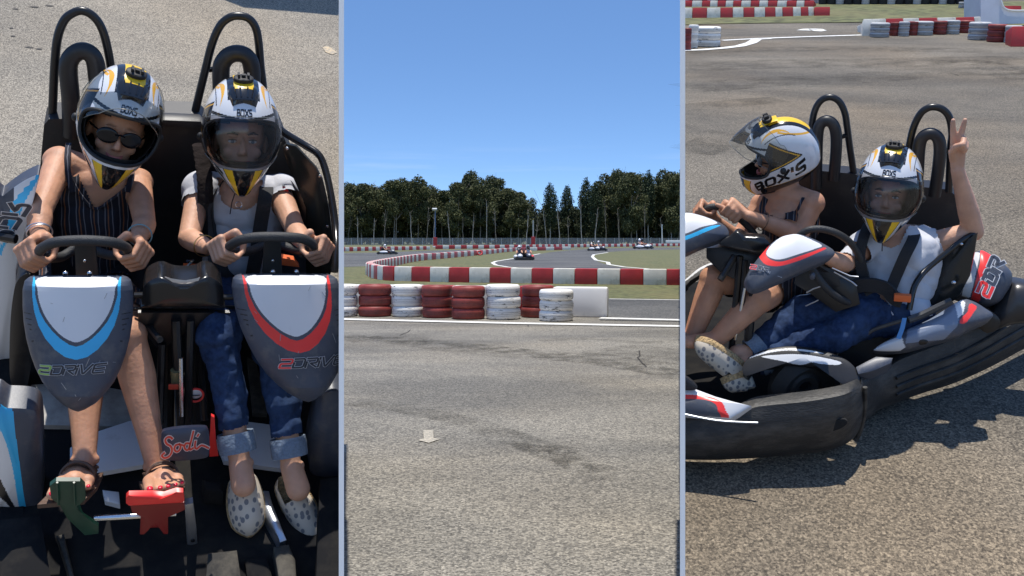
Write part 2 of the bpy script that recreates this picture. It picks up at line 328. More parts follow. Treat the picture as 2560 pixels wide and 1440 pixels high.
def line_px(pts, w, z=.013, mt=None, name='road_marking', wpx=None):
    """painted line through ground pixels, w metres wide"""
    ps = [G(x, y, z) for x, y in pts]; L = []; Rr = []
    for i, p in enumerate(ps):
        t = ps[min(i + 1, len(ps) - 1)] - ps[max(i - 1, 0)]; t /= np.linalg.norm(t); nrm = A(-t[1], t[0], 0)
        L.append(p + nrm * w / 2); Rr.append(p - nrm * w / 2)
    mb = MB(); n = len(ps); mb.add(L + Rr, [(i, i + 1, n + i + 1, n + i) for i in range(n - 1)]); return single(name, mb, mt or M_PAINT, None, None, kind='structure')
line_px([(500, 790), (860, 797.5), (1280, 807.5), (1700, 815), (2200, 824)], .30)
line_px([(1500, 794.5), (1700, 799.5), (2100, 808)], .30)
line_px([(1523, 747), (1700, 749.5), (2100, 754)], .15)
line_px([(1310, 671), (1270, 667.5), (1240, 662.5), (1231, 657), (1240, 653), (1290, 645), (1330, 638), (1350, 634)], .22)
line_px([(1620, 672), (1560, 667), (1522, 661), (1520, 655.5), (1490, 650), (1481, 642), (1484, 636.5), (1520, 631)], .25)
# painted arrow, pointing at the camera
ac = [(1058, 1075), (1082, 1075), (1084, 1095), (1101, 1097), (1072, 1107), (1044, 1100), (1060, 1096)]
mb = MB(); mb.add([G(x, y, .006) for x, y in ac], [tuple(range(7))[::-1]]); single('road_marking', mb, mat('worn_white_paint', (.50, .45, .36), .85, dirt=(.28, .26, .22), dscale=50, damt=(.42, .56)), None, None, kind='structure')
for z_, w_, pts in ((.005, .9, [(860, 850), (960, 846), (1060, 856), (1180, 872), (1330, 886), (1500, 898), (1720, 930)]), (.0055, .5, [(860, 838), (1000, 850), (1200, 866), (1400, 892), (1600, 918), (1720, 945)]), (.006, .35, [(1350, 850), (1500, 846), (1600, 856), (1720, 850)]),
                    (.0065, .3, [(880, 1006), (1000, 1020), (1150, 1050), (1330, 1110), (1500, 1180)]), (.007, .2, [(1270, 1100), (1330, 1118), (1400, 1122), (1420, 1150), (1500, 1200)]), (.0075, 1.4, [(1500, 872), (1600, 880), (1720, 885)])):
    line_px([(q[0], q[1]) for q in spline([(a, b, 0) for a, b in pts], 8)], w_, z_, M_SKID, 'rubber_mark')
for pts in ([(1026, 824), (1020, 830), (1010, 833), (1000, 838)], [(1598, 876), (1600, 890), (1594, 893), (1604, 906), (1616, 916)], [(1320, 812), (1321, 816)]): line_px(pts, .018, .0045, M_CRACK, 'crack')
# ------------------------------------------------------------------ red and white barrier blocks
def block_mesh(p, q, h, th, mt, name='barrier_block', rnd=.03):
    p, q = A(*p), A(*q); t = q - p; L = np.linalg.norm(t); t /= L; up = A(0, 0, 1); n = np.cross(t, up); M = np.array([t, n, up]).T
    mb = MB(); mb.box((0, 0, h / 2), (L * .992, th, h), M, bev=rnd); return mb, (p + q) / 2
def resample(ps, step):
    out = [ps[0]]; acc = 0
    for i in range(len(ps) - 1):
        a, b = ps[i], ps[i + 1]; L = np.linalg.norm(b - a); pos = 0
        st = step(out[-1]) if callable(step) else step
        while acc + L - pos >= st:
            pos += st - acc; acc = 0; out.append(a + (b - a) * pos / L); st = step(out[-1]) if callable(step) else step
        acc += L - pos
    return out
ORD = ['first', 'second', 'third', 'fourth', 'fifth', 'sixth', 'seventh', 'eighth', 'ninth', 'tenth', 'eleventh', 'twelfth', 'thirteenth', 'fourteenth', 'fifteenth', 'sixteenth', 'seventeenth', 'eighteenth']
def barrier_run(path, step, h, th, label, group, red0=0, z=0):
    ps = resample([G(x, y) for x, y in spline([(a, b, 0) for a, b in path], 6) for _ in [0]] if False else [G(p[0], p[1]) for p in spline([(a, b, 0) for a, b in path], 6)], step)
    cnt = [0, 0]
    for i in range(len(ps) - 1):
        red = (i + red0) % 2; mb, c = block_mesh(ps[i], ps[i + 1], h, th, None)
        lab = label(red, cnt[red], (ps[i] + ps[i + 1]) / 2); cnt[red] += 1
        me = mb.mesh('barrier_block', M_RED if red else M_CREAM); o = bpy.data.objects.new('barrier_block', me); COL.objects.link(o); o.location = tuple(c)
        o['label'] = lab; o['category'] = 'barrier block'; o['group'] = group
def lab_front(red, k, c):
    n = ORD[k] if k < len(ORD) else 'far'
    return f"{n} {'dark red' if red else 'cream white'} block from the right frame edge in the front barrier behind the tyres"
barrier_run([(1725, 713), (1500, 711), (1300, 708), (1160, 706), (1060, 704), (985, 702), (955, 699), (935, 694), (924, 688)], lambda p: .72, .50, .30, lab_front, 'blocks of the front barrier', 1)
def lab_rec(red, k, c):
    if k < 4: return f"{ORD[k]} {'red' if red else 'white'} block past the left bend of the receding barrier"
    return f"small {'red' if red else 'white'} block in the barrier receding over the infield grass"
barrier_run([(923, 687), (927, 680), (950, 673), (983, 665), (1041, 653), (1104, 647), (1204, 637), (1286, 628.5), (1350, 626.5), (1424, 624.5)], lambda p: .55 + max(0, (p[1] - 45) * .03), .46, .30, lab_rec, 'blocks of the receding barrier', 0)
def lab_far(red, k, c):
    return f"tiny {'red' if red else 'white'} block in the far barrier {'left' if c[0] < 0 else 'right'} of centre under the track fence"
barrier_run([(840, 629), (960, 626.5), (1080, 624.3)], lambda p: .95, .52, .35, lab_far, 'blocks of the far barrier', 0)
barrier_run([(1090, 622.8), (1283, 621), (1419, 618.8), (1560, 617), (1720, 615.3)], lambda p: 1.25, .6, .35, lab_far, 'blocks of the far barrier', 1)

# wall behind the tyre stacks
def wall_block(x0, r0, x1, r1, h, mt, lab, rnd=.03):
    mb, c = block_mesh(G(x0, r0), G(x1, r1), h, .32, None, rnd=rnd); c = c + A(0, .16, 0)
    o = single('barrier_block', mb.mesh('barrier_block', mt), None, lab, 'barrier block', base=(0, 0, 0), group='blocks of the low wall behind the tyre stacks'); o.location = tuple(c); return o, c
wall_block(820, 784, 1056, 786, .55, M_WHITE, 'long white block at the left end of the low wall behind the tyres')
wall_block(1056, 786, 1132, 788, .55, M_RED, 'red block behind the third tyre stack in the low wall')
wall_block(1132, 788, 1298, 790, .55, M_CREAM, 'grimy white block between the two red blocks of the low wall')
wall_block(1298, 790, 1384, 791.5, .55, M_RED, 'red block behind the shorter white stack in the low wall')
o, c = wall_block(1384, 792, 1523, 794, .545, mat('scuffed_white', (.92, .89, .84), .4, dirt=(.5, .48, .43), dscale=2, damt=(.6, .9)), 'long bare white block at the right end of the low wall', .05)
mb = MB()
for k in range(3):
    pts = spline([A(.30 + .02 * k, -.163, .10 + .04 * k), A(.38, -.163, .06 + .05 * k), A(.46, -.163, .05 + .03 * k)], 5); mb.tube([p + A(0, 0, .05) for p in pts], .003, 4)
sc = bpy.data.objects.new('scuff_mark', mb.mesh('scuff_mark', M_BLK)); COL.objects.link(sc); sc.parent = o

# ------------------------------------------------------------------ tyres
def tyre_mesh(name, mt, rad=.30, w=.20):
    mb = MB(); prof = []
    ri = rad * .56
    for a in np.linspace(0, 2 * math.pi, 22, endpoint=False):
        ca, sa = math.cos(a), math.sin(a); rr = (rad + ri) / 2 + (rad - ri) / 2 * (abs(ca) ** .55) * (1 if ca > 0 else -1) * (1 if ca > 0 else .9); zz = w / 2 * (abs(sa) ** .7) * (1 if sa > 0 else -1)
        prof.append((rr, zz))
    rings = []
    for j in range(56):
        b = 2 * math.pi * j / 56; tr = .0025 if j % 2 else 0
        rings.append([(math.cos(b) * (r_ - (tr if r_ > rad * .93 else 0)), math.sin(b) * (r_ - (tr if r_ > rad * .93 else 0)), z_ + w / 2) for r_, z_ in prof])
    mb.loft(rings, 0, closed=True)
    for zc in (.35, .5, .65):     # tread grooves as thin dark rings
        mb.tube([(math.cos(b) * (rad * .999), math.sin(b) * (rad * .999), w * zc) for b in np.linspace(0, 2 * math.pi, 56, endpoint=False)], .0016, 4, 1, closed=True)
    return mb.mesh(name, [mt, M_BLK])
TY = {}
def tyre(pos, col, label, rad=.30, w=.195, up=None, group='tyres stacked along the low wall', rot=None, frame=None):
    key = (col, round(rad, 2), round(w, 3))
    if key not in TY: TY[key] = tyre_mesh('tyre', {'w': M_TW, 'r': M_TR, 'g': M_TWG, 'k': M_BLK}[col], rad, w)
    o = bpy.data.objects.new('tyre', TY[key]); COL.objects.link(o); o['label'] = label; o['category'] = 'tyre'; o['group'] = group
    Rm = Matrix.Rotation(random.uniform(0, 6.28), 4, 'Z')
    if rot is not None: Rm = rot @ Rm
    o.matrix_world = Matrix.Translation(Vector(pos)) @ Rm; return o
LV = ['bottom', 'middle', 'top']
for (cxp, wpx, row, c, nm) in [(848, 82, 795, 'w', 'white stack cut by the left edge of the track view'), (932, 83, 795, 'r', 'first red stack from the left of the low wall'), (1014.5, 78, 795.5, 'w', 'white stack between two red stacks'),
                                (1090, 78, 798, 'r', 'second red stack from the left of the low wall'), (1168, 84, 802, 'r', 'red stack just left of the tall white stack'), (1258, 86, 802.5, 'w', 'tall white stack right of the red ones'),
                                (1344, 80, 797.5, 'r', 'red stack half hidden by the short white stack'), (1392, 86, 807, 'w', 'short scuffed white stack at the right end')]:
    g = G(cxp, row - 2); rad = wpx / 2 / F * g[1] * 1.01; w = {'tall white stack right of the red ones': .205, 'short scuffed white stack at the right end': .182}.get(nm, .195)
    for k in range(3):
        tyre((g[0] + random.uniform(-.012, .012), g[1] + rad + random.uniform(-.015, .015), k * w), c, f'{LV[k]} tyre of the {nm}', round(rad, 2), w)
# red crumpled tyres on the grass
for (px_, py_, sz, lab) in [(965, 697, .42, 'red painted tyre leaning on the barrier bend beside the grass'), (1200, 638.5, .5, 'small red tyre lying against the receding barrier')]:
    g = G(px_, py_); mb = MB(); pr = []
    for b in np.linspace(0, 2 * math.pi, 28, endpoint=False):
        ring = []
        for a in np.linspace(0, 2 * math.pi, 12, endpoint=False):
            rr = .28 + .1 * math.cos(a) + .02 * math.sin(3 * b); ring.append((rr * math.cos(b), .09 * math.sin(a), .3 + rr * math.sin(b) * .8))
        pr.append(ring)
    mb.loft([[tuple(A(*p) * sz / .6) for p in r_] for r_ in pr], closed=True); o = single('tyre', mb, M_RED, lab, 'tyre'); o.location = tuple(g + A(0, -.1, 0)); o.rotation_euler = (R(-25), 0, R(20))

# ------------------------------------------------------------------ fence, marker posts, lamps
ft = Thing('mesh_fence', 'long grey wire mesh fence between the far barrier and the trees', 'fence', WF, G(1280, 613.5))
fl = G(800, 613.8); fr = G(1760, 612.6); fn_ = 40; hF = 1.9
for i in range(fn_ + 1):
    p = lerp(fl, fr, i / fn_); m_ = MB(); m_.box(p + A(0, 0, hF / 2), (.11, .11, hF + .1)); ft.part('fence_post', m_, M_GALV, smooth=False)
mm = MB(); nb = 900
for i in range(nb):
    p = lerp(fl, fr, (i + .5) / nb); mm.add([p + A(-.012, 0, .05), p + A(.012, 0, .05), p + A(.012, 0, hF), p + A(-.012, 0, hF)], [(0, 1, 2, 3)])
for k in range(7):
    z = .08 + k * (hF - .1) / 6; mm.add([fl + A(0, .02, z), fr + A(0, .02, z), fr + A(0, .02, z + .045), fl + A(0, .02, z + .045)], [(0, 1, 2, 3)])
ft.part('wire_mesh', mm, M_GALV, smooth=False)
for (x_, lab, top, lampc) in [(1088, 'blue lamp pole rising from a red padded base, left one', 524, 1), (1333, 'pale pole rising from a red padded base, right one', 552, 0)]:
    g = G(x_, 618.5 if x_ < 1200 else 616.8); t = Thing('lamp_pole', lab, 'pole', WF, g); s_ = g[1] / F
    hb = (618 - 595) * s_; r_ = 5 * s_
    m_ = MB(); rings = []
    for k in range(25): rr = r_ * (1 + .07 * (k % 2)); rings.append([g + A(rr * math.cos(a), rr * math.sin(a), .15 + hb * k / 24) for a in np.linspace(0, 6.283, 16, endpoint=False)])
    m_.loft(rings); t.part('padded_base', m_, M_RED)
    m_ = MB(); m_.box(g + A(0, 0, .14), (r_ * 2.3, r_ * 2.3, .28), bev=.03); t.part('plinth', m_, M_WHITE)
    m_ = MB(); m_.tube([g + A(0, 0, hb), g + A(0, 0, (618 - top) * s_)], .09 if lampc else .14, 8); pole = t.part('pole', m_, mat('pole_paint', (.12, .17, .28) if lampc else (.4, .4, .38), .5))
    if lampc:
        m_ = MB(); m_.box(g + A(-.1, -.2, (618 - top) * s_ + .1), (.9, .5, .35), rotx(R(25)), bev=.05); t.part('floodlight', m_, M_GALV)
g = G(1655, 614); t = Thing('lamp_pole', 'thin white post at the right of the far fence', 'pole', WF, g); m_ = MB(); m_.tube([g, g + A(0, 0, 5.2)], .11, 8); t.part('pole', m_, M_WHITE); m_ = MB(); m_.box(g + A(0, 0, 5.2), (.4, .3, .2), bev=.04); t.part('cap', m_, M_GALV)
g = G(1682, 613.6); t = Thing('sign_board', 'low white board sign standing right of the thin white post', 'sign', WF, g)
m_ = MB(); m_.box(g + A(0, -.3, 1.0), (3.8, .06, .75), bev=.02); t.part('board', m_, M_WHITE)
for dx in (-1.6, 1.6): m_ = MB(); m_.tube([g + A(dx, -.25, 0), g + A(dx, -.25, 1.3)], .05, 6); t.part('leg', m_, M_GALV)
g = G(1480, 616.5); m_ = MB(); m_.tube([g, g + A(0, 0, .35), g + A(0, 0, .8), g + A(0, 0, 1.0)], [.36, .34, .28, .08], 12); single('marker_drum', m_, M_WHITE, 'small white drum standing behind the far kart near the barrier', 'drum')

# ------------------------------------------------------------------ trees
def leaf_quads(centres, n, size, rng, flat=.5):
    vs = []; fs = []; tot = sum(c[3] ** 2 for c in centres)
    for (x, y, z, r, ez) in [(c[0], c[1], c[2], c[3], c[4]) for c in centres]:
        k = int(n * r * r / tot)
        d = rng.normal(size=(k, 3)); d /= np.linalg.norm(d, axis=1)[:, None]; rr = r * (rng.uniform(.35, 1, (k, 1)) ** .45) * (1 + .18 * np.sin(d[:, :1] * 9 + x) * np.cos(d[:, 2:3] * 8 + y))
        p = d * rr * A(1, 1, ez) + A(x, y, z)
        for q in p:
            a = rng.normal(size=3); a /= np.linalg.norm(a); b = np.cross(a, rng.normal(size=3)); b /= np.linalg.norm(b); s1 = size * rng.uniform(.5, 1.2); s2 = s1 * rng.uniform(.4, .8)
            i = len(vs); vs += [q - a * s1 - b * s2 * .3, q + b * s2, q + a * s1 + b * s2 * .2, q - b * s2]; fs.append((i, i + 1, i + 2, i + 3))
    return vs, fs
def make_tree(kind, seed, H, rad, base, leafm, barkm, nleaf=2600, size=.30, lean=0, trunk_r=.2):
    rng = np.random.RandomState(seed); cs = []
    if kind == 'poplar':
        n = 16
        for i in range(n):
            f = i / (n - 1); z = lerp(base, H * .97, f); r_ = rad * (math.sin(math.pi * min(1, f * .85 + .15)) ** .6) * (1 - .30 * f) + .1
            cs.append((rng.normal(0, rad * .14), rng.normal(0, rad * .14), z, max(.3, r_), 1.4))
    elif kind == 'bush':
        for i in range(14): cs.append((rng.uniform(-rad, rad), rng.uniform(-rad * .5, rad * .5), rng.uniform(.1, .85) * H, rad * rng.uniform(.3, .5), .9))
    else:
        n = 26
        for i in range(n):
            f = rng.uniform(0, 1); z = lerp(base, H, f ** .8 * .92); sp = rad * math.sin(math.pi * (.18 + .75 * f)) ** .7
            a = rng.uniform(0, 6.28); q = rng.uniform(.2, .85); cs.append((sp * q * math.cos(a) + lean * f, sp * q * math.sin(a), z, rad * rng.uniform(.24, .46), rng.uniform(.75, 1.05)))
    vs, fs = leaf_quads(cs, nleaf, size, rng)
    mb = MB(); mb.add(vs, fs); crown = mb.mesh('crown', leafm, smooth=False)
    tb = MB(); pts = [A(0, 0, -.2)]; x = y = 0
    for k in range(1, 8): x += rng.normal(0, .07) + lean * .03; y += rng.normal(0, .07); pts.append(A(x, y, H * .9 * k / 7))
    tb.tube(pts, [trunk_r * (1 - .11 * k) for k in range(8)], 7)
    for k in range(9 if kind != 'bush' else 3):
        i = rng.randint(3, 7); p = pts[i]; a = rng.uniform(0, 6.28); L = rad * rng.uniform(.4, .9) * (.4 if kind == 'poplar' else 1)
        tb.tube([p, p + A(math.cos(a) * L * .5, math.sin(a) * L * .5, L * .5), p + A(math.cos(a) * L, math.sin(a) * L, L * 1.1)], [trunk_r * .4, trunk_r * .25, .02], 5)
    return crown, tb.mesh('trunk', barkm)
def place_tree(tm, pos, rz, sc, name, label, group):
    o = bpy.data.objects.new(name, None); COL.objects.link(o); o.location = tuple(pos); o.rotation_euler = (0, 0, rz); o.scale = sc if hasattr(sc, '__len__') else (sc, sc, sc)
    o['label'] = label; o['category'] = 'tree'; o['group'] = group
    for nm, me in (('crown', tm[0]), ('trunk', tm[1])):
        c = bpy.data.objects.new(nm, me); COL.objects.link(c); c.parent = o
    return o
TB = [make_tree('broad', 11 + i, 17, 5.3, [4.5, 6.0, 3.8, 5.2][i], M_LEAF, M_BARK, 13000, .28) for i in range(4)]
TP = [make_tree('poplar', 31 + i, 17, 2.4, 6.0, M_LEAFD, M_BARKP, 4600, .25) for i in range(2)]
TU = [make_tree('bush', 51 + i, 7.5, 4.0, 0, M_LEAFU, M_BARK, 6000, .26, trunk_r=.12) for i in range(3)]
TS = make_tree('broad', 71, 14, 2.4, 8.0, M_LEAF, M_BARKP, 900, .25)
def tp(px_, top, d, kind, lab, i):
    H = CAMH + (CY - top) / F * d; x = (px_ - CX) / F * d; tm = {'b': TB, 'p': TP, 's': [TS], 'u': TU}[kind]; tm = tm[i % len(tm)]
    h0 = {'b': 17.0, 'p': 17.0, 's': 14, 'u': 7.3}[kind]; s = H / h0; sx_ = {'b': 1.0, 'p': 1.0, 's': 1, 'u': 1.15}[kind]
    place_tree(tm, (x, d, 0), random.uniform(0, 6.28), (sx_, sx_, s), {'b': 'broadleaf_tree', 'p': 'poplar_tree', 's': 'young_tree', 'u': 'bushy_tree'}[kind], lab, 'trees behind the track fence')
tl = [(850, 466, 'b'), (878, 462, 'b'), (905, 461, 'b'), (935, 470, 'b'), (962, 462, 'b'), (990, 452, 'b'), (1018, 455, 'b'), (1045, 451, 'b'), (1075, 468, 'b'), (1105, 478, 'b'), (1145, 458, 'b'), (1172, 437, 'b'), (1200, 450, 'b'), (1236, 447, 'b'), (1270, 473, 'b'), (1296, 500, 'b'),
      (1331, 494, 's'), (1375, 453, 'p'), (1418, 460, 'p'), (1465, 440, 'p'), (1488, 455, 'p'), (1518, 440, 'b'), (1548, 432, 'b'), (1578, 434, 'b'), (1605, 445, 'b'), (1621, 421, 'p'), (1645, 447, 'b'), (1672, 432, 'b'), (1697, 438, 'b'), (1720, 430, 'b')]
nt_ = {'b': 0, 'p': 0, 's': 0}
names_ = {1172: 'tallest rounded tree left of the middle gap, above the others', 1331: 'thin sparse young tree standing alone in the gap of the treeline', 1375: 'slim dark poplar first right of the gap in the treeline', 1418: 'lower slim poplar second right of the gap in the treeline',
          1465: 'narrow pointed poplar beside the big right-hand trees', 1488: 'narrow dark poplar touching the big right-hand trees', 1621: 'pointed poplar tip rising above the right-hand trees', 990: 'broad bushy tree left above the blue lamp pole', 1236: 'loose leafy tree right of the tallest rounded tree', 1548: 'large broad tree at the top of the right-hand clump'}
for i, (x_, t_, k_) in enumerate(tl):
    tp(x_, t_, 285 + (i * 37 % 23), k_, names_.get(x_, 'leafy tree with pale bare trunk in the %s part of the treeline' % ('left' if x_ < 1300 else 'right')), nt_[k_]); nt_[k_] += 1
for i in range(26):
    x_ = 840 + i * 35 + random.uniform(-8, 8); gap = 1310 < x_ < 1450
    tp(x_, random.uniform(500, 516) if gap else random.uniform(478, 505), 322 + random.uniform(-6, 12), 'u' if gap else 'b', 'dark tree deep behind the front row of the treeline', i)
for i in range(30):
    x_ = 838 + i * 30.5 + random.uniform(-6, 6)
    tp(x_, random.uniform(512, 548), 300 + random.uniform(-4, 14), 'u', 'dark bushy undergrowth tree among the trunks behind the fence', i)
# pale slender trunks in front
rngt = random.Random(5)
for i in range(27):
    x_ = 866 + i * 31.5 + rngt.uniform(-13, 13); d = 278 + rngt.uniform(0, 12); g = A((x_ - CX) / F * d, d, 0); top = rngt.uniform(500, 548); h_ = CAMH + (CY - top) / F * d
    t = Thing('bare_tree', 'slender pale bare tree trunk in front of the %s treeline' % ('left' if x_ < 1300 else 'right'), 'tree', WF, g, 'slender bare trunks before the treeline')
    ln_ = rngt.uniform(-1.0, 1.0); m_ = MB(); pts = [g + A(ln_ * k / 6 + rngt.uniform(-.1, .1), 0, h_ * k / 6) for k in range(7)]; m_.tube(pts, [.13 - .014 * k for k in range(7)], 6); t.part('trunk', m_, M_BARKP if i % 3 else M_BARK)
    m_ = MB()
    p_ = pts[6]; m_.tube([pts[3], pts[4] + A(.25, 0, 0), p_ + A(.5, 0, -.5)], [.07, .05, .02], 4)
    for k in range(4): p = pts[rngt.randint(3, 6)]; a = rngt.uniform(0, 6.28); m_.tube([p, p + A(math.cos(a) * .8, math.sin(a) * .8, .8)], [.05, .015], 4)
    t.part('branches', m_, M_BARK)
# ------------------------------------------------------------------ white boards that part the three bays
for k, lab in ((SEAM_L, 'tall thin white board between the left slope and the track view'), (SEAM_R, 'tall thin white board between the track view and the right slope')):
    a = (k - CX) / F; w = 13.0 / F; d0, d1 = 2.3, 4.7; hw = w * d0 / 2; mb = MB()
    ring = lambda z: [(a * d0 - hw, d0, z), (a * d0 + hw, d0, z), (a * d1 + hw, d1, z), (a * d1 - hw, d1, z)]
    mb.loft([ring(-.02), ring(2.02)]); single('partition_board', mb, M_BOARD, lab, 'partition', smooth=False)
# ------------------------------------------------------------------ component helpers for karts and people
def srgb(r, g, b): return tuple(((c / 255) / 12.92 if c / 255 <= .04045 else ((c / 255 + .055) / 1.055) ** 2.4) for c in (r, g, b))
K_BLK = mat('black_plastic', (.015, .015, .017), .45, var=.2, vscale=6, bump=.04, bscale=200, dirt=(.05, .045, .04), dscale=9, damt=(.55, .8))
K_TUBE = mat('black_powder_coat', (.012, .012, .013), .32, bump=.05, bscale=300)
K_BUMP = mat('scuffed_black_rubber', (.022, .022, .022), .55, dirt=(.11, .10, .085), dscale=6, damt=(.46, .8), stretch=(1, 1, 3), bump=.25, bscale=80)
K_GREY = mat('slate_grey_plastic', (.062, .072, .098), .42, var=.1, vscale=10, dirt=(.15, .145, .14), dscale=22, damt=(.50, .85), bump=.06, bscale=400)
K_WHITE = mat('silver_white_plastic', (.72, .73, .75), .32, var=.03, vscale=5, dirt=(.38, .37, .36), dscale=7, damt=(.62, .9))
SCR = mat('scratch', (.30, .30, .31), .6)
K_BLUE = mat('sky_blue_decal', (.045, .46, .80), .35, var=.05, vscale=8)
K_RED = mat('bright_red_decal', (.85, .045, .04), .35, var=.06, vscale=8, dirt=(.4, .03, .03), dscale=9, damt=(.6, .9))
K_GREEN = mat('lime_green_decal', (.30, .48, .10), .4)
K_CHROME = mat('bright_steel', (.7, .7, .7), .22, metal=1, bump=.05, bscale=100)
K_ALU = mat('brushed_aluminium', (.52, .55, .6), .38, metal=.9)
K_PEDG = mat('dark_green_plastic', (.006, .045, .025), .4, var=.2, vscale=12)
K_PEDR = mat('red_pedal_plastic', (.80, .03, .025), .38, var=.1, vscale=9)
K_NAVY = mat('navy_vinyl', (.02, .024, .045), .35)
K_ORANGE = mat('orange_buckle', (.75, .15, .04), .4)
K_BELT = mat('black_webbing', (.02, .02, .022), .8, bump=.4, bscale=300)
K_PAD = mat('brown_black_quilted_pad', (.022, .017, .016), .95, spec=.1, var=.3, vscale=40, bump=.6, bscale=60)
K_TRAY = mat('dusty_floor_tray', (.045, .043, .04), .9, spec=.1, dirt=(.14, .125, .10), dscale=10, damt=(.4, .7))
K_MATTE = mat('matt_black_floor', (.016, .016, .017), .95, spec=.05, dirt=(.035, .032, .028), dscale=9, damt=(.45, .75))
K_TAPE = mat('blue_tape', (.08, .28, .62), .5)
H_W = mat('helmet_white', (.70, .71, .73), .16, coat=.5, dirt=(.5, .5, .5), dscale=14, damt=(.6, .9))
H_B = mat('helmet_black', (.012, .012, .013), .14, coat=.5)
H_Y = mat('helmet_yellow', (.83, .52, .02), .3)
H_A = mat('helmet_amber', (.80, .42, .04), .2, coat=.4)
H_T = mat('helmet_trim', (.015, .015, .015), .6)
H_IN = mat('helmet_lining', (.012, .012, .012), .95)
SKIN1 = mat('tanned_skin', (.54, .275, .165), .55, var=.12, vscale=18, bump=.14, bscale=90, sss=.12)
SKIN2 = mat('fair_skin', (.60, .335, .22), .55, var=.11, vscale=18, bump=.14, bscale=90, sss=.12)
LIPS = mat('lips', (.45, .12, .10), .4); EYEW = mat('eye_white', (.75, .73, .70), .2); IRIS = mat('iris', (.10, .13, .15), .2); HAIR = mat('brown_hair', (.06, .035, .02), .6, var=.4, vscale=60)
SUNG = mat('sunglass_black', (.008, .008, .01), .15, spec=.3)
TEE = mat('white_cotton', (.55, .56, .60), .9, var=.05, vscale=12, bump=.35, bscale=18)
SHOE = None
def shoe_mat():
    m = bpy.data.materials.new('pineapple_canvas'); m.use_nodes = True; n = m.node_tree.nodes; l = m.node_tree.links; p = n['Principled BSDF']; p.inputs['Roughness'].default_value = .9
    t = n.new('ShaderNodeTexCoord'); mp = n.new('ShaderNodeMapping'); mp.inputs['Scale'].default_value = (1, .75, .75); l.new(t.outputs['Object'], mp.inputs[0])
    v = n.new('ShaderNodeTexVoronoi'); v.inputs['Scale'].default_value = 56; v.inputs['Randomness'].default_value = .75; l.new(mp.outputs[0], v.inputs[0])
    r = n.new('ShaderNodeValToRGB'); e = r.color_ramp.elements; e[0].position = .33; e[1].position = .40; e[0].color = (.20, .20, .21, 1); e[1].color = (.62, .55, .45, 1); l.new(v.outputs[0], r.inputs[0]); l.new(r.outputs[0], p.inputs['Base Color']); return m
SHOE = shoe_mat()
ROPE = mat('jute_rope', (.50, .35, .18), .9, var=.35, vscale=120, bump=.9, bscale=160)
DENIM = mat('blue_denim', (.02, .036, .085), .9, spec=.15, var=.3, vscale=70, dirt=(.05, .09, .18), dscale=6, damt=(.4, .9), bump=.9, bscale=14)
CUFF = mat('pale_denim_inside', (.17, .22, .29), .9, var=.15, vscale=150, bump=.4, bscale=80)
LEATH = mat('brown_sandal_leather', (.10, .055, .035), .6, bump=.3, bscale=80)
def stripe_mat():
    m = bpy.data.materials.new('pinstriped_navy_cloth'); m.use_nodes = True; n = m.node_tree.nodes; l = m.node_tree.links; p = n['Principled BSDF']; p.inputs['Roughness'].default_value = .85
    t = n.new('ShaderNodeTexCoord'); s = n.new('ShaderNodeSeparateXYZ'); nz = n.new('ShaderNodeTexNoise'); nz.inputs['Scale'].default_value = 9; l.new(t.outputs['Object'], nz.inputs[0]); l.new(t.outputs['Object'], s.inputs[0])
    w = n.new('ShaderNodeMath'); w.operation = 'MULTIPLY_ADD'; l.new(nz.outputs[0], w.inputs[0]); w.inputs[1].default_value = .02; l.new(s.outputs[0], w.inputs[2])
    def line(freq, ph, wd):
        a = n.new('ShaderNodeMath'); a.operation = 'MULTIPLY_ADD'; l.new(w.outputs[0], a.inputs[0]); a.inputs[1].default_value = freq; a.inputs[2].default_value = ph
        f = n.new('ShaderNodeMath'); f.operation = 'FRACT'; l.new(a.outputs[0], f.inputs[0]); c = n.new('ShaderNodeMath'); c.operation = 'LESS_THAN'; l.new(f.outputs[0], c.inputs[0]); c.inputs[1].default_value = wd; return c
    c1, c2, c3 = line(24, .1, .07), line(24, .62, .07), line(24, .40, .08)
    ad = n.new('ShaderNodeMath'); ad.operation = 'MAXIMUM'; l.new(c1.outputs[0], ad.inputs[0]); l.new(c2.outputs[0], ad.inputs[1])
    m1 = n.new('ShaderNodeMix'); m1.data_type = 'RGBA'; l.new(ad.outputs[0], m1.inputs[0]); m1.inputs[6].default_value = (.008, .009, .018, 1); m1.inputs[7].default_value = (.14, .14, .16, 1)
    m2 = n.new('ShaderNodeMix'); m2.data_type = 'RGBA'; l.new(c3.outputs[0], m2.inputs[0]); l.new(m1.outputs[2], m2.inputs[6]); m2.inputs[7].default_value = (.20, .08, .035, 1); l.new(m2.outputs[2], p.inputs['Base Color'])
    b = n.new('ShaderNodeBump'); b.inputs['Strength'].default_value = .5; b.inputs['Distance'].default_value = .02; l.new(nz.outputs[0], b.inputs['Height']); l.new(b.outputs[0], p.inputs['Normal']); return m
STRIPE = stripe_mat()
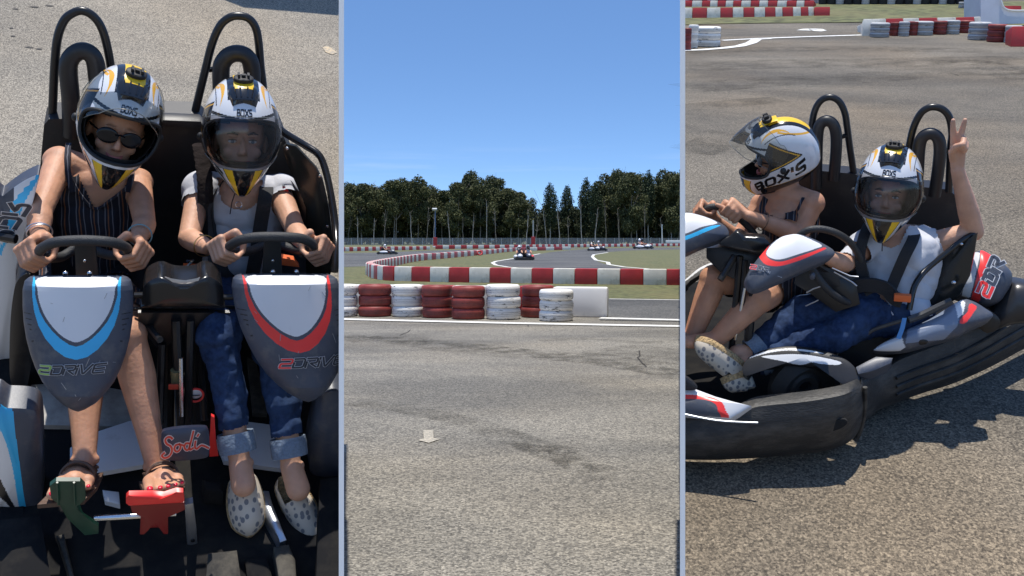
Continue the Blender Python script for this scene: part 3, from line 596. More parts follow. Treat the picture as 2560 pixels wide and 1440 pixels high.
def glass_mat(name, tint, gloss):
    m = bpy.data.materials.new(name); m.use_nodes = True; n = m.node_tree.nodes; l = m.node_tree.links; n.clear()
    o = n.new('ShaderNodeOutputMaterial'); mx = n.new('ShaderNodeMixShader'); tr = n.new('ShaderNodeBsdfTransparent'); tr.inputs[0].default_value = (*tint, 1)
    g = n.new('ShaderNodeBsdfGlossy'); g.inputs['Roughness'].default_value = .12; fr = n.new('ShaderNodeFresnel'); fr.inputs[0].default_value = 1.5
    a = n.new('ShaderNodeMath'); a.operation = 'MULTIPLY_ADD'; l.new(fr.outputs[0], a.inputs[0]); a.inputs[1].default_value = .7; a.inputs[2].default_value = gloss
    l.new(a.outputs[0], mx.inputs[0]); l.new(tr.outputs[0], mx.inputs[1]); l.new(g.outputs[0], mx.inputs[2]); l.new(mx.outputs[0], o.inputs[0]); return m
EDGE = mat('visor_edge', (.16, .17, .16), .2)
VIS_CLEAR = glass_mat('clear_visor', (.90, .91, .88), .03); VIS_DARK = glass_mat('smoky_visor', (.66, .66, .69), .025)

def inpoly(x, y, poly):
    c = False; j = len(poly) - 1
    for i in range(len(poly)):
        xi, yi = poly[i]; xj, yj = poly[j]
        if (yi > y) != (yj > y) and x < (xj - xi) * (y - yi) / (yj - yi) + xi: c = not c
        j = i
    return c
def inpoly_np(X, Y, poly):
    c = np.zeros(X.shape, bool); j = len(poly) - 1
    for i in range(len(poly)):
        xi, yi = poly[i]; xj, yj = poly[j]
        if yi != yj: c ^= ((yi > Y) != (yj > Y)) & (X < (xj - xi) * (Y - yi) / (yj - yi) + xi)
        j = i
    return c
def sm2(poly, n=6): return [(p[0], p[1]) for p in spline([(x, y, 0) for x, y in poly], n, closed=True)]
def pillow(mb, fr, outline, p0, nrm, dome=.03, thick=.03, rings=14, paint=None, n=6, power=2.2, smooth=True, ctr=None, flip=1):
    """domed plate whose outline lies in the plane (p0,nrm); paint = [(polygon, material index), ...] later ones on top"""
    if paint: rings = int(rings * 1.8); n = n * 2
    ol = sm2(outline, n) if smooth else outline
    if not smooth and paint:
        o2 = []
        for i in range(len(ol)):
            a, b = ol[i], ol[(i + 1) % len(ol)]; k_ = max(1, int(math.hypot(b[0] - a[0], b[1] - a[1]) / 2.5))
            o2 += [(lerp(a[0], b[0], j / k_), lerp(a[1], b[1], j / k_)) for j in range(k_)]
        ol = o2
    cx0 = ctr[0] if ctr else sum(p[0] for p in ol) / len(ol); cy0 = ctr[1] if ctr else sum(p[1] for p in ol) / len(ol)
    nrm = A(*nrm); nrm /= np.linalg.norm(nrm); p0 = A(*p0); N = len(ol); vs = []; pxs = []; fs = []; ms = []
    for k in range(rings):
        s = 1 - k / (rings - 1) if k < rings - 1 else 0.0
        s = s if s > 0 else .002
        h = dome * (1 - s ** power) ** .7
        for (x, y) in ol:
            X, Y = cx0 + (x - cx0) * s, cy0 + (y - cy0) * s; vs.append(fr.pl(X, Y, p0, nrm) + nrm * h); pxs.append((X, Y))
    PXA = np.array(pxs).reshape(rings, N, 2); MX_ = (PXA[:-1] + np.roll(PXA[1:], -1, axis=1)) / 2; PM = np.zeros((rings - 1, N), int)
    for poly, mi in (paint or []): PM[inpoly_np(MX_[..., 0], MX_[..., 1], poly)] = mi
    for k in range(rings - 1):
        for i in range(N):
            a, b = k * N + i, k * N + (i + 1) % N; fs.append((a, b, b + N, a + N)); ms.append(int(PM[k, i]))
    fs.append(tuple((rings - 1) * N + i for i in range(N))); ms.append(ms[-1])
    o = len(vs); vs += [v - nrm * thick for v in vs[:N]]
    for i in range(N): j = (i + 1) % N; fs.append((j, i, o + i, o + j)); ms.append(0)
    fs.append(tuple(o + i for i in range(N))[::-1]); ms.append(0)
    mb.add(vs, fs, ms); return mb
STK = {'2': [[(0, 1), (.9, 1), (1, .9), (1, .6), (.9, .5), (.1, .5), (0, .4), (0, 0), (1, 0)]], 'D': [[(0, .55), (0, 0), (.85, 0), (1, .15), (1, .85), (.85, 1), (0, 1)]],
       'R': [[(0, 0), (0, .6)], [(0, 1), (.9, 1), (1, .9), (1, .6), (.9, .45), (.35, .45), (1, 0)]], 'i': [[(0, 0), (0, .62)], [(0, .86), (0, 1)]], 'V': [[(0, 1), (.35, 0), (.45, 0), (1, 1)]],
       'E': [[(1, 1), (.1, 1), (0, .9), (0, .1), (.1, 0), (1, 0)], [(.1, .5), (.95, .5)]],
       'B': [[(0, 0), (0, 1), (.8, 1), (.9, .9), (.9, .6), (.75, .52), (0, .52)], [(.75, .52), (1, .4), (1, .1), (.85, 0), (0, 0)]], 'O': [[(.15, 0), (.85, 0), (1, .15), (1, .85), (.85, 1), (.15, 1), (0, .85), (0, .15), (.15, 0)]],
       'X': [[(0, 0), (1, 1)], [(0, 1), (1, 0)]], "'": [[(0, 1), (0, .75)]], 'S': [[(1, 1), (.15, 1), (0, .88), (0, .62), (.15, .52), (.85, .48), (1, .38), (1, .12), (.85, 0), (0, 0)]]}
def strokes(text, widths, gap=.35, slant=.3):
    x = 0; out = []
    for ch, w in zip(text, widths):
        for pl_ in STK[ch]: out.append((ch, [(x + px_ * w + py_ * slant, py_) for px_, py_ in pl_]))
        x += w + gap
    x -= gap; return [(c, [((a - x / 2 - slant / 2) , b - .5) for a, b in pl_]) for c, pl_ in out], x + slant
def ribbon(mb, pts2, hw, fn, lift, mi=0, sub=5):
    """flat stroke; fn(x,y,lift)->3D"""
    ps = []
    for i in range(len(pts2) - 1):
        for t in np.linspace(0, 1, sub, endpoint=False): ps.append(A(lerp(pts2[i][0], pts2[i + 1][0], t), lerp(pts2[i][1], pts2[i + 1][1], t)))
    ps.append(A(*pts2[-1])); L = []; Rr = []
    for i, p in enumerate(ps):
        t = ps[min(i + 1, len(ps) - 1)] - ps[max(i - 1, 0)]; t = t / (np.linalg.norm(t) + 1e-9); n_ = A(-t[1], t[0])
        q = p - t * hw * .9 if i == 0 else (p + t * hw * .9 if i == len(ps) - 1 else p)
        L.append(fn(*(q + n_ * hw), lift)); Rr.append(fn(*(q - n_ * hw), lift))
    n = len(ps); mb.add(L + Rr, [(i, i + 1, n + i + 1, n + i) for i in range(n - 1)], mi)
def lettering(mb, text, widths, fn, hw, outline=0, lift=.001, gap=.35, slant=.3, mi=lambda ch: 1):
    st, w = strokes(text, widths, gap, slant)
    if outline:
        for ch, pl_ in st: ribbon(mb, pl_, hw + outline, fn, lift, 0)
    for ch, pl_ in st: ribbon(mb, pl_, hw, fn, lift + .0008, mi(ch))
    return w
def sodi(mb, fn):
    S_ = [[(-.78, .42), (-.86, .50), (-1.0, .52), (-1.12, .40), (-1.05, .2), (-.85, .05), (-.78, -.18), (-.9, -.42), (-1.15, -.5), (-1.3, -.36), (-1.18, -.25)],
          [(-.42, .10), (-.6, .06), (-.66, -.12), (-.55, -.26), (-.4, -.2), (-.34, 0), (-.42, .10), (-.2, .0)], [(.12, .06), (-.08, .08), (-.14, -.12), (0, -.26), (.12, -.1), (.3, .62)], [(.12, -.08), (.16, -.26), (.3, -.2)],
          [(.42, .12), (.40, -.14), (.5, -.26), (.75, -.12), (1.1, -.3)], [(.52, .38), (.56, .44)]]
    for hw, mi, lf in ((.085, 0, .001), (.05, 1, .0018)):
        for pl_ in S_:
            q = [(p[0], p[1]) for p in spline([(x, y, 0) for x, y in pl_], 5)]; ribbon(mb, q, hw, fn, lf, mi, 2)

# ------------------------------------------------------------------ helmet
def orient(fwd, up=(0, 0, 1), roll=0):
    """columns: X (wearer's left), Y (backwards), Z (up); roll tips the top towards +X"""
    f = A(*fwd); f /= np.linalg.norm(f); Y = -f; X = np.cross(Y, A(*up)); X /= np.linalg.norm(X); Z = np.cross(X, Y)
    c, s = math.cos(roll), math.sin(roll); return np.array([X * c - Z * s, Y, Z * c + X * s]).T
HA, HB, HC = .121, .168, .186
def hsurf(a, e, k=1.0):
    """helmet shell point: a = azimuth (0 front, + to X), e = elevation, degrees"""
    ar, er = R(a), R(e); ce = math.cos(er)
    x, y, z = math.sin(ar) * ce, -math.cos(ar) * ce, math.sin(er)
    lo = max(0, -z)
    fr_ = max(-1, min(1, -y / max(1e-6, ce))); fx = 1 - .50 * lo ** 1.5 * (.78 + .22 * fr_); fy = 1.0 + (.34 * lo ** 1.6 if y < 0 else -.22 * lo)
    sx_ = math.copysign(abs(x) ** .92, x)
    pz = z * HC * k
    if z < 0: pz = -(abs(z) ** .95) * HC * k * (.86 + .22 * fr_)
    return A(sx_ * HA * fx * k, y * HB * fy * k, pz)
def hpaint(a, e):
    s = abs(a)
    if e < -28 and s < 62:          # chin bar
        t = (-28 - e) / 38; c = 20 - 5 * t
        if s < c: return 1
        if s < c + 18 - 6 * t: return 2
        if s < c + 20 - 6 * t: return 1
        if s < 60 - 8 * t: return 0
        return 1
    q = math.cos(R(e)) * math.sin(R(s)); p = math.degrees(math.atan2(math.sin(R(e)), math.cos(R(e)) * math.cos(R(a))))
    if p > 30 and p < 170:
        mid = .50 + .0016 * (p - 60) ** 2 / 10; wd = .055 * max(0, 1 - abs(p - 64) / 30)
        if abs(q - mid + .04) < wd: return 3
        if q < .36 and p > 40: return 1 if (q > .19 or p < 50 or p > 125) else 2
        if .62 < q < .64 and 40 < p < 100: return 1
    if e < -52: return 1
    if s > 54:
        # side: black triangle, white diagonal band, black tail
        up = 50 - (s - 48) * .22; lowb = -42 + (s - 50) * .50
        band = -12 + (s - 60) * .62
        if s < 112 and band < e < up - 14: 
            ed = min(e - band, up - 14 - e, (112 - s) * .8)
            return 4 if 2.0 < ed < 3.6 else 1
        if lowb - 7 < e <= band: return 0
        if e <= lowb - 4:
            return 4 if lowb - 8 < e < lowb - 6.5 else 1
        if s > 140 and e < 30: return 1 if e > 8 else 0
        return 4 if (abs(e - 52) < 1.6 and s > 60) else 0
    if e > 12 and abs(e - (17 + s * .12)) < 1.6: return 1
    return 0
def in_open(a, e, g=1.0): return (abs(a) / (66 * g)) ** 3.2 + (abs(e + 3.0) / (20.5 * g)) ** 3.2 < 1
def helmet(th, body, c, Mx, vis, vis_rot, sc=1.0, fwd=0):
    c = A(*c); T = lambda p: c + Mx @ (p * sc)
    mb = MB(); us = np.linspace(-180, 180, 421); vs_ = np.linspace(-66, 90, 221); NU = 420
    g = MB(); g.grid(lambda u, v: T(hsurf(u, v)), us, vs_, mi=lambda u, v: hpaint(u, v))
    keep = [i for i in range(len(g.f)) if not in_open((us[i % NU] + us[i % NU + 1]) / 2, (vs_[i // NU] + vs_[i // NU + 1]) / 2)]
    mb.add(g.v, [g.f[i] for i in keep], [g.m[i] for i in keep])
    g = MB(); g.grid(lambda u, v: T(hsurf(u, v, .90)), us[::3], vs_[::3], mi=5); uu, vv = us[::3], vs_[::3]; nn = len(uu) - 1
    keep = [i for i in range(len(g.f)) if not in_open((uu[i % nn] + uu[i % nn + 1]) / 2, (vv[i // nn] + vv[i // nn + 1]) / 2, .93)]
    mb.add(g.v, [g.f[i] for i in keep], 5)
    hm = mb.mesh('helmet', [H_W, H_B, H_Y, H_A, H_A, H_IN], True, th.base); ho = th.part('helmet', hm, None, body)
    # rubber edge round the eye port and the neck opening
    mb = MB(); ring = []
    for t in np.linspace(0, 2 * math.pi, 72, endpoint=False):
        ct, st = math.cos(t), math.sin(t); ring.append(T(hsurf(66 * math.copysign(abs(ct) ** .625, ct), -3.0 + 20.5 * math.copysign(abs(st) ** .625, st), 1.0)))
    mb.tube(ring, .0055 * sc, 6, closed=True); mb.tube([T(hsurf(a, -66, .95)) for a in np.linspace(-180, 180, 48, endpoint=False)], .009 * sc, 6, closed=True)
    th.part('edge_trim', mb, H_T, ho)
    # top vent block, patch and camera mount in (p,q): p along the crown from the brow, q sideways
    def pq(p, q, h=0):
        d = A(math.sin(R(q)), -math.cos(R(p)) * math.cos(R(q)), math.sin(R(p)) * math.cos(R(q))); a = math.degrees(math.atan2(d[0], -d[1])); e = math.degrees(math.asin(max(-1, min(1, d[2]))))
        k = 1 + h; return T(hsurf(a, e, k))
    mb = MB()
    def vsurf(u, v):
        p = lerp(32, 60, v); wq = lerp(13, 20, min(1, v * 2.2)); q = u * wq; dip = 6 * (1 - abs(u)) if v < .15 else 0
        return pq(p + dip, q, .055 * (1 - abs(u) ** 6) * min(1, (1 - v) * 3 + .12) * (1 if v > .04 else .5) + .012)
    mb.grid(vsurf, np.linspace(-1, 1, 17), np.linspace(0, 1, 14), thick=lambda u, v: pq(lerp(32, 60, v), u * 20, -.03))
    for q in (-11, -4, 4, 11): mb.tube([pq(39, q * .8, .065), pq(46, q, .075), pq(53, q, .055)], .003 * sc, 5)
    mb.tube([pq(37, q, .06) for q in np.linspace(-13, 13, 9)], .0035 * sc, 5)
    th.part('top_vent', mb, H_B, ho)
    mb = MB(); mb.grid(lambda u, v: pq(lerp(49, 74, v), u * 11.5, .075 - .02 * abs(v - .3)), np.linspace(-1, 1, 9), np.linspace(0, 1, 9), thick=lambda u, v: pq(lerp(49, 74, v), u * 9.5, .03)); th.part('yellow_patch', mb, H_Y, ho)
    mb = MB()
    pc = pq(61, 0, .085); ax = pq(61, 0, .3) - pq(61, 0, 0); ax /= np.linalg.norm(ax); tx = pq(61, 10) - pq(61, -10); tx /= np.linalg.norm(tx); ty = np.cross(ax, tx)
    mb.loft([[pc + ax * h_ + (tx * math.cos(b) * .030 + ty * math.sin(b) * .022) * r_ * sc for b in np.linspace(0, 6.283, 20, endpoint=False)] for h_, r_ in ((-.004, 1), (.006, 1), (.009, .85))])
    for sgn in (-1, 1): mb.box(pc + ax * .012 + tx * sgn * .014 * sc, (.007, .018, .014), np.array([tx, ty, ax]).T)
    mb.box(pc + ax * .012, (.012, .010, .010), np.array([tx, ty, ax]).T); th.part('camera_mount', mb, H_T, ho)
    # chin vent slits
    mb = MB()
    for q in (-2.4, 0, 2.4): mb.tube([T(hsurf(q, -41, 1.003)), T(hsurf(q, -46, 1.003))], .0016 * sc, 4)
    th.part('chin_vent', mb, H_T, ho)
    # writing
    mb = MB(); st = .0115
    lettering(mb, "BOXS", [.9, .9, 1.0, .8], lambda x, y, h_: T(hsurf(x * 4.3, 24.5 + y * 6.4, 1.004 + h_)), .13, slant=0, gap=.28, mi=lambda ch: 0)
    for sgn in (1, -1):
        def side(x, y, h_):
            aa = 84 + x * 11.5 + y * -7; ee = -17 + x * 8.0 + y * 13; return T(hsurf(sgn * aa, ee, 1.004 + h_))
        lettering(mb, "BOX'S" if sgn > 0 else "BOX'S", [1.0, 1.0, 1.1, .1, 1.0], (lambda x, y, h_: side(x, y, h_)) if sgn > 0 else (lambda x, y, h_: side(-x, y, h_)), .16, slant=.25 if sgn > 0 else -.0, gap=.42, mi=lambda ch: 0)
    th.part('lettering', mb, H_B, ho)
    # visor turning on its side pivots
    rv = rotx(R(-vis_rot)); piv = A(0, .01, -.005)
    V = lambda p: T(piv + rv @ (p - piv) + A(0, -fwd, fwd * .4) * max(0, -p[1]) / HB)
    mb = MB(); mb.grid(lambda u, v: V(hsurf(u * (82 - 10 * abs(v - .5)), lerp(-26, 20 + (4 if abs(u) > .8 else 0), v) * (1 - .35 * max(0, abs(u) - .6) ** 1 * 2.2), 1.035)), np.linspace(-1, 1, 49), np.linspace(0, 1, 17))
    vo = th.part('visor', mb, vis, ho)
    mb = MB(); mb.tube([V(hsurf(u * 77, -26 * (1 - .35 * max(0, abs(u) - .6) * 2.2), 1.037)) for u in np.linspace(-1, 1, 41)], .0013 * sc, 5)
    mb.tube([V(hsurf(u * 77, (20 + (4 if abs(u) > .8 else 0)) * (1 - .35 * max(0, abs(u) - .6) * 2.2), 1.037)) for u in np.linspace(-1, 1, 41)], .001 * sc, 5)
    th.part('visor_edge', mb, EDGE, ho)
    for sgn in (-1, 1): mb = MB(); mb.ell(T(hsurf(sgn * 86, -2, 1.01)), (.011, .013, .013)); th.part('visor_pivot', mb, H_T, ho)
    return ho

# ------------------------------------------------------------------ bodies: tapered limbs fused by voxel remesh
def fuse(mb, vox, smooth=4, name='body'):
    me = bpy.data.meshes.new('t'); me.from_pydata(mb.v, [], mb.f); bm = bmesh.new(); bm.from_mesh(me); bmesh.ops.recalc_face_normals(bm, faces=bm.faces); bm.to_mesh(me); bm.free()
    o = bpy.data.objects.new('t', me); COL.objects.link(o)
    m = o.modifiers.new('r', 'REMESH'); m.mode = 'VOXEL'; m.voxel_size = vox; m.use_smooth_shade = True
    s = o.modifiers.new('s', 'SMOOTH'); s.factor = .5; s.iterations = smooth
    dg = bpy.context.evaluated_depsgraph_get(); out = bpy.data.meshes.new_from_object(o.evaluated_get(dg)); bpy.data.objects.remove(o); bpy.data.meshes.remove(me); out.name = name
    out.polygons.foreach_set('use_smooth', [True] * len(out.polygons)); return out
class Body:
    def __init__(s): s.caps = []; s.mb = MB()
    def cap(s, p0, r0, p1, r1, tag='', flat=None):
        p0, p1 = A(*p0), A(*p1); s.caps.append((p0, r0, p1, r1, tag)); t = p1 - p0; L = np.linalg.norm(t); t = t / (L + 1e-9); ups = A(0, 0, 1) if abs(t[2]) < .9 else A(1, 0, 0)
        x = np.cross(t, ups); x /= np.linalg.norm(x); y = np.cross(t, x); n = 16; rings = []
        for k in range(5): a = math.pi / 2 * (1 - (k + .3) / 5.3); rings.append((p0 - t * r0 * math.sin(a), r0 * math.cos(a)))
        rings.append((p0, r0)); rings.append((p1, r1))
        for k in range(4, -1, -1): a = math.pi / 2 * (1 - (k + .3) / 5.3); rings.append((p1 + t * r1 * math.sin(a), r1 * math.cos(a)))
        s.mb.loft([[c + (x * math.cos(b) + y * math.sin(b)) * r_ for b in np.linspace(0, 2 * math.pi, n, endpoint=False)] for c, r_ in rings])
    def chain(s, pts, rs, tag=''):
        for i in range(len(pts) - 1): s.cap(pts[i], rs[i], pts[i + 1], rs[i + 1], tag)
    def ell(s, c, r, M=None, tag=''):
        s.mb.ell(c, r, M, seg=28, rg=18); rm = sum(r) / 3 if hasattr(r, '__len__') else r; s.caps.append((A(*c), rm, A(*c), rm, tag))
    def build(s, vox=.0045, smooth=3):
        me = fuse(s.mb, vox, smooth); n = len(me.vertices); co = np.empty(n * 3); me.vertices.foreach_get('co', co); s.co = co.reshape(-1, 3); no = np.empty(n * 3); me.vertices.foreach_get('normal', no); s.no = no.reshape(-1, 3)
        best = np.full(n, 1e9); s.tag = np.zeros(n, int); s.t = np.zeros(n); s.tags = []
        for (p0, r0, p1, r1, tag) in s.caps:
            d = p1 - p0; L2 = d @ d + 1e-12; t = np.clip((s.co - p0) @ d / L2, 0, 1); dist = np.linalg.norm(s.co - p0 - t[:, None] * d, axis=1) - (r0 + (r1 - r0) * t)
            if tag not in s.tags: s.tags.append(tag)
            k = dist < best; best[k] = dist[k]; s.tag[k] = s.tags.index(tag); s.t[k] = t[k]
        s.me = me; s.faces = [tuple(p.vertices) for p in me.polygons]; return s
    def garment(s, pred, off, fold=0, fscale=14, seed=0, inner=.002, flare=None):
        """cloth cut from the body's own faces, lifted along the normals; pred(tagname, t, co) -> bool"""
        n = len(s.co); ok = np.array([pred(s.tags[s.tag[i]], s.t[i], s.co[i]) for i in range(n)]); fs = [f for f in s.faces if all(ok[list(f)])]
        used = sorted({i for f in fs for i in f}); mp = {u: k for k, u in enumerate(used)}; vs = []
        for u in used:
            p = s.co[u]; h = off
            if fold: h += fold * mnoise.noise(Vector((p[0] * fscale + seed, p[1] * fscale, p[2] * fscale * .6))) + fold * .5 * mnoise.noise(Vector((p[0] * fscale * 2.3, p[1] * fscale * 2.1 + seed, p[2] * fscale * 2)))
            if flare: h += flare(p)
            vs.append(p + s.no[u] * max(h, inner))
        return MB().add(vs, [tuple(mp[i] for i in f) for f in fs])
def part_body(th, B, skin):
    me = B.me; me.materials.append(skin); me.transform(Matrix.Translation(-Vector(th.base))); return me
def grip(B, c, t, u, wrist, tube_r=.018, sc=1.0, spread=.021, thumb=1):
    """closed hand round a tube at c: t tube direction (towards the little finger), u = side where the knuckles are"""
    c, t, u, wrist = A(*c), A(*t), A(*u), A(*wrist); t /= np.linalg.norm(t); u = u - t * (u @ t); u /= np.linalg.norm(u); w = np.cross(t, u); back = wrist - c
    if w @ back > 0: w = -w
    P = lambda th_, r, o: c + t * o + (u * math.cos(R(th_)) + w * math.sin(R(th_))) * r
    rr = tube_r
    for i, (o, ln) in enumerate(((-1.5, .95), (-.5, 1.05), (.5, 1.0), (1.5, .85))):
        o = o * spread * sc; fr_ = (.0089, .0092, .0088, .0079)[i] * sc
        k0 = P(-48, rr + .030 * sc, o * .96); k1 = P(18, rr + .021 * sc * ln, o); k2 = P(82, rr + .013 * sc, o); k3 = P(135, rr + .009 * sc, o * .95)
        B.chain([k0, k1, k2, k3], [fr_ * 1.12, fr_ * 1.04, fr_ * .95, fr_ * .82], 'hand')
        B.cap(wrist + t * o * .45, .0155 * sc, k0, .0125 * sc, 'hand')
    ti = -1 * thumb
    B.chain([wrist + t * ti * -.012, P(-110, rr + .026 * sc, ti * -.0 - 1.9 * spread * sc * 1), P(-165, rr + .014 * sc, -1.9 * spread * sc), P(-215, rr + .011 * sc, -1.3 * spread * sc)], [.016 * sc, .0135 * sc, .0108 * sc, .009 * sc], 'hand')
def arm(B, sh, el, wr, k=1.0, sk='arm'):
    B.cap(sh, .047 * k, lerp(A(*sh), A(*el), .5), .041 * k, 'upperarm'); B.cap(lerp(A(*sh), A(*el), .5), .041 * k, el, .035 * k, 'upperarm')
    m = lerp(A(*el), A(*wr), .32); B.cap(el, .036 * k, m, .037 * k, 'forearm'); B.cap(m, .037 * k, wr, .0235 * k, 'forearm')
def face_on(B, c, Mx, k=1.0):
    T = lambda x, y, z: A(*c) + Mx @ (A(x, y, z) * k)
    B.ell(T(0, .01, .025), (.075 * k, .09 * k, .095 * k), Mx, 'head'); B.ell(T(0, -.035, -.045), (.052 * k, .052 * k, .062 * k), Mx, 'head')
    B.ell(T(0, -.055, -.093), (.022 * k, .02 * k, .016 * k), Mx, 'head')
    for s in (-1, 1): B.ell(T(s * .036, -.060, -.032), (.024 * k, .018 * k, .022 * k), Mx, 'head'); B.ell(T(s * .078, .02, -.01), (.010 * k, .02 * k, .03 * k), Mx, 'head'); B.ell(T(s * .030, -.080, .024), (.020 * k, .010 * k, .007 * k), Mx, 'head')
    B.cap(T(0, -.083, .010), .007 * k, T(0, -.104, -.028), .0105 * k, 'head')
    for s in (-1, 1): B.cap(T(s * .008, -.095, -.033), .0065 * k, T(s * .011, -.088, -.035), .006 * k, 'head')
    return T
def face_parts(th, body, T, Mx, sung, k=1.0, smile=0):
    mb = MB()
    if not sung:
        for s in (-1, 1):
            e = MB(); e.ell(T(s * .031, -.079, .004), (.0125 * k, .011 * k, .0058 * k), Mx, 0); e.ell(T(s * .031, -.0885, .004), (.0056 * k, .003 * k, .0052 * k), Mx, 1); th.part('eye', e, [EYEW, IRIS], body)
            e = MB(); e.tube([T(s * .018, -.088, .0085), T(s * .031, -.0915, .0112), T(s * .044, -.083, .008)], [.0012, .0022, .0012], 6); th.part('eyelashes', e, HAIR, body); e = MB(); e.tube([T(s * .015, -.094, .026), T(s * .032, -.095, .033), T(s * .047, -.083, .027)], [.003 * k, .004 * k, .002 * k], 6); th.part('eyebrow', e, HAIR, body)
    m_ = MB(); 
    for dz, r_ in ((-.0605, .0042), (-.0675, .005)): m_.tube([T(-.024, -.084, dz + .004 + smile), T(-.012, -.093, dz), T(0, -.095, dz - .001), T(.012, -.093, dz), T(.024, -.084, dz + .004 + smile)], [.0015, r_ * k, r_ * k, r_ * k, .0015], 8)
    th.part('lips', m_, LIPS, body)
    if sung:
        for s in (-1, 1): mb.ell(T(s * .034, -.100, .003), (.031 * k, .0055 * k, .024 * k), Mx @ roty(0) @ rotz(R(s * 10)), 0, 24, 12)
        mb.tube([T(-.014, -.106, .010), T(0, -.108, .013), T(.014, -.106, .010)], .0028, 6)
        for s in (-1, 1): mb.tube([T(s * .062, -.092, .012), T(s * .080, -.03, .012), T(s * .080, .03, .006)], .003, 6)
        th.part('sunglasses', mb, SUNG, body)
def strap(pts, w, th_, side):
    """flat band along pts, width direction side"""
    ps = spline(pts, 6); mb = MB(); rings = []; side = A(*side)
    for i, p in enumerate(ps):
        t = ps[min(i + 1, len(ps) - 1)] - ps[max(i - 1, 0)]; t /= np.linalg.norm(t); s = side - t * (side @ t); s /= np.linalg.norm(s); n = np.cross(t, s)
        rings.append([p + s * w / 2 + n * th_ / 2, p - s * w / 2 + n * th_ / 2, p - s * w / 2 - n * th_ / 2, p + s * w / 2 - n * th_ / 2])
    return mb.loft(rings)
def torus(mb, c, n, r, rt, sq=1, mi=0):
    n = A(*n); n /= np.linalg.norm(n); a = A(0, 0, 1) if abs(n[2]) < .9 else A(1, 0, 0); x = np.cross(n, a); x /= np.linalg.norm(x); y = np.cross(n, x)
    return mb.tube([A(*c) + (x * math.cos(b) + y * math.sin(b) * sq) * r for b in np.linspace(0, 2 * math.pi, 28, endpoint=False)], rt, 6, mi, closed=True)
# ------------------------------------------------------------------ LEFT BAY: two-seat kart seen from the front and above
L = LF.y; LZ = LF.z
NL = A(0, -.78, .62)              # general direction from the kart to the camera
def plateL(mb, poly, y, thick=.02, dome=.006, paint=None, nrm=(0, -1, 0), rings=6, n=5, smooth=True, **k):
    p0 = L(sum(p[0] for p in poly) / len(poly), sum(p[1] for p in poly) / len(poly), y); return pillow(mb, LF, poly, p0, nrm, dome, thick, rings, paint, n, smooth=smooth, **k)
K = Thing('two_seat_kart', 'black two-seat kart facing the viewer with one blue-arced and one red-arced nose fairing', 'go-kart', LF, (0, 0, 0))
# floor tray
mb = MB(); fl_ = [(-30, 860), (60, 820), (420, 800), (800, 820), (848, 840), (848, 1460), (-30, 1460)]
mb.add([LZ(x, y, .075) for x, y in fl_] + [LZ(x, y, .04) for x, y in fl_], [tuple(range(7)), tuple(range(7, 14))[::-1]] + [(i, (i + 1) % 7, 7 + (i + 1) % 7, 7 + i) for i in range(7)]); tray = K.part('floor_tray', mb, K_MATTE, smooth=False)
def floor_piece(name, poly, z, mt, h=.02, **k):
    mb = MB(); pillow(mb, LF, poly, LZ(poly[0][0], poly[0][1], z), (0, 0, 1), .006, h, 6, None, 4, smooth=k.get('smooth', False)); return K.part(name, mb, mt)
floor_piece('floor_panel', [(78, 962), (200, 955), (330, 980), (395, 1060), (300, 1066), (90, 1062), (68, 1010)], .10, mat('sunlit_pale_tray', (.42, .40, .36), .6, dirt=(.2, .19, .17), dscale=9, damt=(.4, .7)))  # pale piece: sunlight on the tray put into its colour
floor_piece('floor_panel', [(175, 1120), (240, 1080), (325, 1052), (420, 1070), (425, 1150), (240, 1182), (175, 1150)], .13, K_WHITE)
floor_piece('floor_panel', [(600, 1052), (680, 1062), (705, 1100), (710, 1172), (560, 1152), (540, 1100)], .13, K_WHITE)
floor_piece('floor_panel', [(618, 892), (640, 905), (665, 1000), (668, 1034), (632, 1032)], .10, K_TRAY)
floor_piece('floor_panel', [(256, 1225), (297, 1230), (300, 1262), (262, 1252)], .10, K_WHITE)
mb = MB(); plateL(mb, [(528, 1040), (536, 1044), (540, 1100), (546, 1140), (524, 1142), (524, 1100)], -.42, .01, .002, smooth=False); K.part('red_strip', mb, K_RED)
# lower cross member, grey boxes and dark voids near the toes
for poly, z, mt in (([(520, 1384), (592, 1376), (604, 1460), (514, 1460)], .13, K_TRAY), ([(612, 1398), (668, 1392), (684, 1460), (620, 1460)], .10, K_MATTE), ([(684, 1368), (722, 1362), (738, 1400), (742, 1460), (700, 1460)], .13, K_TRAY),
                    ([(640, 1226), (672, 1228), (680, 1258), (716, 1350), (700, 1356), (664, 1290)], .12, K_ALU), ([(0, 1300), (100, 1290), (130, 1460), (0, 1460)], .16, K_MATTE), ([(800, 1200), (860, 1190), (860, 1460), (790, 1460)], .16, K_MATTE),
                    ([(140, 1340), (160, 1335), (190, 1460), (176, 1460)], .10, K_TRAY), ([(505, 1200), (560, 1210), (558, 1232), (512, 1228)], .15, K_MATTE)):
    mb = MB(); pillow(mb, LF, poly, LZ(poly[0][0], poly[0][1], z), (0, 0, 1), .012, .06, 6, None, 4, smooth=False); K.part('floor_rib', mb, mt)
mb = MB(); mb.tube([L(235, 1296, -.60), L(440, 1284, -.60)], .0085, 12); K.part('pedal_rod', mb, K_CHROME)
mb = MB(); plateL(mb, [(462, 1262), (482, 1258), (492, 1340), (500, 1460), (474, 1460), (466, 1330)], -.60, .02, .004, smooth=False); ch = K.part('channel_bar', mb, K_ALU)
mb = MB()
for y_ in (1350, 1375, 1400, 1425): p = L(482 + (y_ - 1350) * .06, y_, -.605); mb.loft([[p + A(math.cos(b) * .006, dy, math.sin(b) * .006) for b in np.linspace(0, 6.283, 12, endpoint=False)] for dy in (0, -.004)])
K.part('bolt_hole', mb, K_TUBE, ch)
